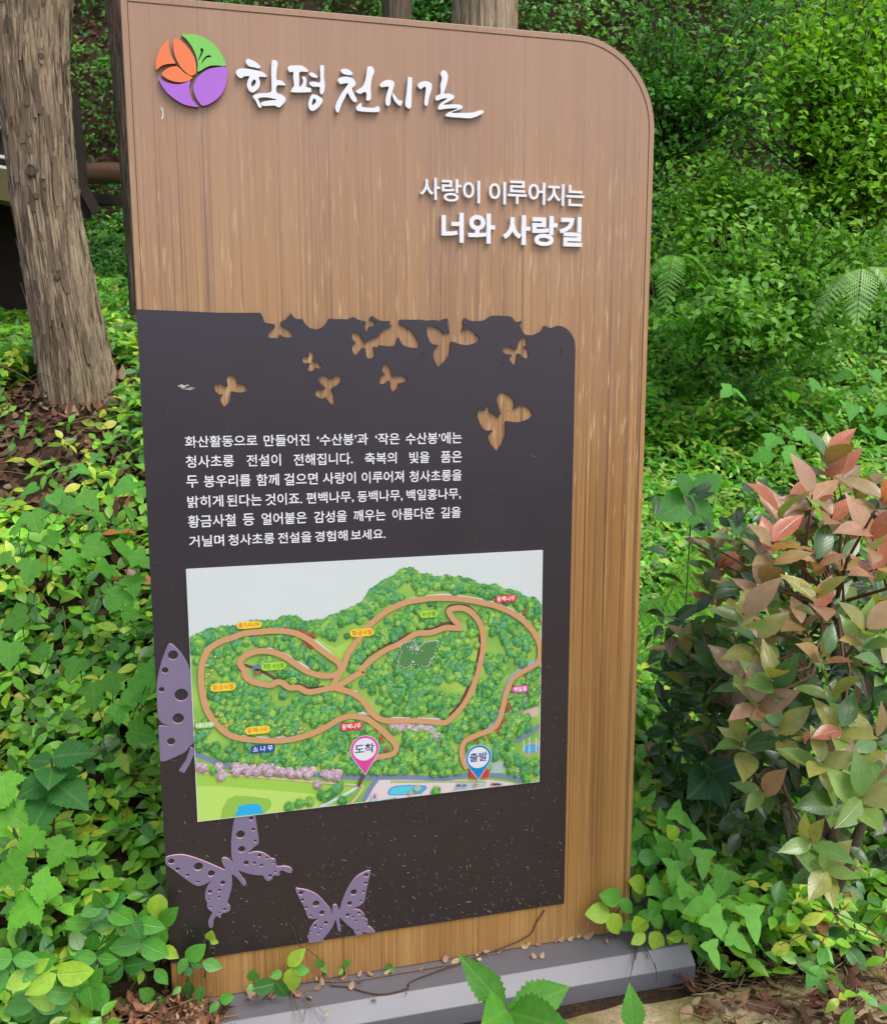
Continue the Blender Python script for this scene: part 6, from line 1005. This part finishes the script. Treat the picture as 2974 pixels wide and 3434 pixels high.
patch_plant('lobed_leaf_plant', 'bright lobed-leaf plant low at the left edge beside yellow leaves', 'plant', [(30, 1650, 2.1), (20, 1760, 2.0), (60, 1700, 2.05), (120, 1720, 2.05), (10, 1590, 2.1), (50, 1840, 1.98), (95, 1790, 2.0)], 0, .075, LOBED, (.16, .46, .04))
patch_plant('lobed_leaf_plant', 'mid-height cluster of maple-like leaves left of the dark panel', 'plant', [(205, 1050, 2.75), (255, 1110, 2.7), (220, 1150, 2.65), (270, 1180, 2.6), (240, 1210, 2.6), (195, 1105, 2.7), (285, 1130, 2.6), (150, 1130, 2.7), (265, 1240, 2.5), (180, 1010, 2.8)], 0, .062, LOBED, LB)
patch_plant('lobed_leaf_plant', 'maple-like leaves beside the lilac wing at the panel\'s left edge', 'plant', [(270, 1400, 2.3), (240, 1440, 2.3), (285, 1480, 2.25), (230, 1380, 2.35), (290, 1370, 2.25), (190, 1400, 2.4), (200, 1470, 2.3), (150, 1350, 2.4)], 0, .064, LOBED, LB)
patch_plant('lobed_leaf_plant', 'scattered maple-like leaves at the far left edge, waist high', 'plant', [(30, 1070, 2.8), (70, 1050, 2.85), (15, 1130, 2.75), (60, 1150, 2.7), (100, 1090, 2.8), (30, 1250, 2.5), (80, 1320, 2.4), (20, 1320, 2.4)], 0, .062, LOBED, LB)
patch_plant('heart_leaf_vine', 'heart-shaped leaves beside the left edge of the panel near the text', 'vine', [(120, 1010, 2.95), (150, 1025, 2.9), (60, 990, 3.0), (170, 950, 3.1), (250, 985, 2.95), (265, 1035, 2.85)], 0, .07, HEART, (.12, .38, .06))
patch_plant('halberd_leaf_vine', 'light green three-pointed leaves right of the board, under the shrub', 'vine', [(1345, 1660, 2.25), (1375, 1650, 2.25), (1300, 1620, 2.3), (1340, 1700, 2.2), (1380, 1720, 2.15), (1400, 1690, 2.2), (1290, 1680, 2.25), (1420, 1740, 2.1), (1360, 1760, 2.1), (1460, 1780, 2.1)], 0, .075, HALBERD, (.20, .52, .08))
patch_plant('halberd_leaf_vine', 'three-pointed leaves trailing above the right end of the steel base', 'vine', [(1360, 1825, 2.05), (1390, 1800, 2.05), (1420, 1830, 2.0), (1330, 1800, 2.1), (1450, 1870, 1.95), (1490, 1900, 1.95), (1440, 1925, 1.9), (1520, 1860, 2.0)], 0, .07, HALBERD, (.20, .52, .08))
patch_plant('heart_leaf_vine', 'heart-shaped leaves at the top of the bank behind the red-tipped shrub', 'vine', [(1700, 760, 5.4), (1740, 790, 5.2), (1770, 760, 5.4), (1780, 830, 5.0), (1720, 830, 5.0), (1680, 850, 4.9), (1640, 840, 5.0), (1600, 800, 5.2), (1650, 780, 5.3), (1750, 870, 4.7), (1785, 880, 4.6)], 0, .10, HEART, (.10, .34, .05))
patch_plant('lobed_leaf_plant', 'small lobed-leaf plant on the bank above the broad-leaved plant', 'plant', [(1560, 890, 4.6), (1590, 870, 4.7), (1620, 880, 4.6), (1600, 920, 4.3), (1540, 920, 4.4), (1650, 900, 4.5), (1500, 800, 5.2), (1530, 770, 5.3), (1470, 790, 5.2)], 0, .09, LOBED, (.14, .44, .06))
BR = [('broad-ribbed light green leaves standing over the creeper right of the board', (.11, .33, .08)), ('dark wrinkled leaves in the shade left of the red-tipped shrub', (.028, .085, .045)), ('dark three-leaved sprout below the shade right of the board', (.03, .10, .05))]
for (b, sz), (lab, c) in zip(PL['broad'], BR):
    b = np.array(b); gz = float(terrain(b[:1], b[1:2])[0]); e = empty('broad_leaf_sprout', (b[0], b[1], gz), lab, 'sprout')
    V, F, C, U = tube([(b[0], b[1]+.03, gz), tuple((b+np.array((b[0], b[1]+.03, gz)))/2), tuple(b)], [.004, .003, .002], 6, (.13, .20, .07)); mesh_np('stem', V, F, LEAFSOFT, e, cols=C, uv=U+.5)
    for k, a in enumerate((3.6, 5.0, .7, 2.3)):
        L = sz*(1 if k < 2 else .7); single_leaf('leaf', NETTLE if sz < .15 else ROUND, b, b+np.array((math.cos(a)*L*.8, -.04, math.sin(a)*L*.75)), 1.3 if sz < .15 else 1.05, np.array(c)*RNG.uniform(.85, 1.15), LEAFSOFT, e, (0, -.9, .5))

# ============================================================ FERNS
def fern(pos, size, label, n=6, c=(.085, .27, .04), aim=-1.57):
    e = empty('fern', tuple(pos), label, 'fern', 'ferns on the bank'); pos = np.array(pos)
    for k in range(n):
        a = aim+(k-(n-1)/2)*(3.4/n)+RNG.normal(0, .12); L = size*RNG.uniform(.8, 1.1); hd = np.array((math.cos(a), math.sin(a)*.6, 0)); V = []; F = []; C = []; rc = []
        m = 17; rise = RNG.uniform(.15, .6); fall = RNG.uniform(.8, 1.2)
        for i in range(m+2):
            f = (i+1)/(m+2); p = pos+hd*L*f*.85+np.array((0, 0, L*(rise*f-fall*f*f))); rc.append(p)
            if i < 2: continue
            tg = hd*L*.85+np.array((0, 0, L*(rise-2*fall*f))); tg /= np.linalg.norm(tg); sd_ = np.cross(tg, (0, 0, 1)); sd_ /= np.linalg.norm(sd_)+1e-9
            pl_ = L*.27*math.sin(math.pi*min(1, (1-f)*.85+.06))**.75; cc = np.array(c)*RNG.uniform(.7, 1.3)
            for sg in (-1, 1):
                d = sd_*sg+tg*.42+np.array((0, 0, -.18)); d /= np.linalg.norm(d); w = L*.85/(m+2)*.95; q = 8
                mid = [p+d*pl_*g/q+np.array((0, 0, -.12*pl_*(g/q)**2)) for g in range(q+1)]
                b0 = len(V); V += mid; C += [cc*.8]*(q+1)
                for g in range(q):
                    ww = w*(1-g/q)**.6
                    for s2 in (-1, 1):
                        V.append((mid[g]+mid[g+1])/2+tg*s2*ww+d*pl_/q*.75); C.append(cc*1.1); F.append((b0+g, b0+g+1, len(V)-1) if s2 > 0 else (b0+g+1, b0+g, len(V)-1))
        Vt, Ft, Ct, Ut = merge([(np.array(V), np.array(F), np.array(C), np.full((len(V), 2), .5)), tube([pos]+rc[::3]+[rc[-1]], [.0028]*(len(rc[::3])+2), 4, (.18, .22, .06))])
        mesh_np('frond', Vt, Ft, FARLEAF, e, cols=Ct, uv=Ut, smooth=False)
FL = ['arching fern low on the vine wall just right of the board', 'pale fern at the right edge where the vine wall meets the bank', 'small fern in the shade between the board and the red-tipped shrub', 'light fern poking out behind the left side of the red-tipped shrub', 'yellow-green fern at the right edge behind the shrub top']
for (p, sz), lab, c in zip(PL['fern'], FL, [(.30, .66, .12), (.48, .72, .32), (.18, .52, .05), (.26, .60, .05), (.30, .62, .05)]):
    fern(p, sz*(.78 if sz > .45 else 1.15), lab, 4, c)

# ============================================================ SHRUBS on the hillside
def bush(label, px, py, d, w, h, c, n, size=.05, tpl=TRI_LO, dark=.5):
    p0 = WP(px, py, d); gz = float(terrain(p0[:1], p0[1:2])[0]); e = empty('hillside_shrub', (p0[0], p0[1], min(gz, p0[2]-.1)), label, 'shrub', 'loose shrubs on the hillside')
    st_ = []; parts = []; nb = max(8, n//55)
    root = np.array((p0[0], p0[1]+.35, max(gz, p0[2]-h*.7)))
    for k in range(nb):
        tp = p0+np.array((RNG.normal(0, w*.42), RNG.normal(0, w*.22), RNG.normal(0, h*.4))); md = (root+tp)/2+RNG.normal(0, .08, 3)
        st_.append(tube([root, md, tp], [.012, .007, .002], 4, (.13, .09, .06)))
        m = n//nb; f = RNG.random(m)**.5; f2 = f[:, None]; Pp = (md*(1-f2)+tp*f2)+RNG.normal(0, 1, (m, 3))*np.array((w, w, h*.7))*.10
        D, N = rand_dirs(m, (-.05, -.4, .85), .45); D[:, 2] -= .2
        C = vary(c, m, .2, .07); parts.append(assemble(tpl, Pp, frames(D, N), size*RNG.uniform(.6, 1.3, m), C))
    V, F, C, U = merge(st_); mesh_np('stem', V, F, TWIG, e, cols=C); leafobj('foliage', parts, FARLEAF, e, kind='stuff')
bush('yellow-green shrub glowing at the top right corner', 1730, 120, 6.9, .85, 1.0, (.24, .52, .03), 8000, .055)
bush('lime-leaved shrub at the right edge below the top corner', 1775, 290, 6.8, .6, .7, (.24, .50, .03), 3500, .055)
bush('deep green shrub to the right of the board\'s rounded corner', 1400, 130, 7.2, .9, .8, (.08, .27, .03), 5000, .05)
bush('light pinnate shrub halfway up the vine wall', 1500, 400, 6.8, .75, .45, (.20, .45, .03), 3400, .05)
bush('loose pale shrub spreading low on the vine wall', 1620, 530, 6.5, 1.0, .5, (.20, .46, .05), 4600, .05)
bush('blue-green shrub in front of the vine wall near the pale fern', 1500, 630, 6.2, .9, .30, (.20, .46, .06), 2200, .06)
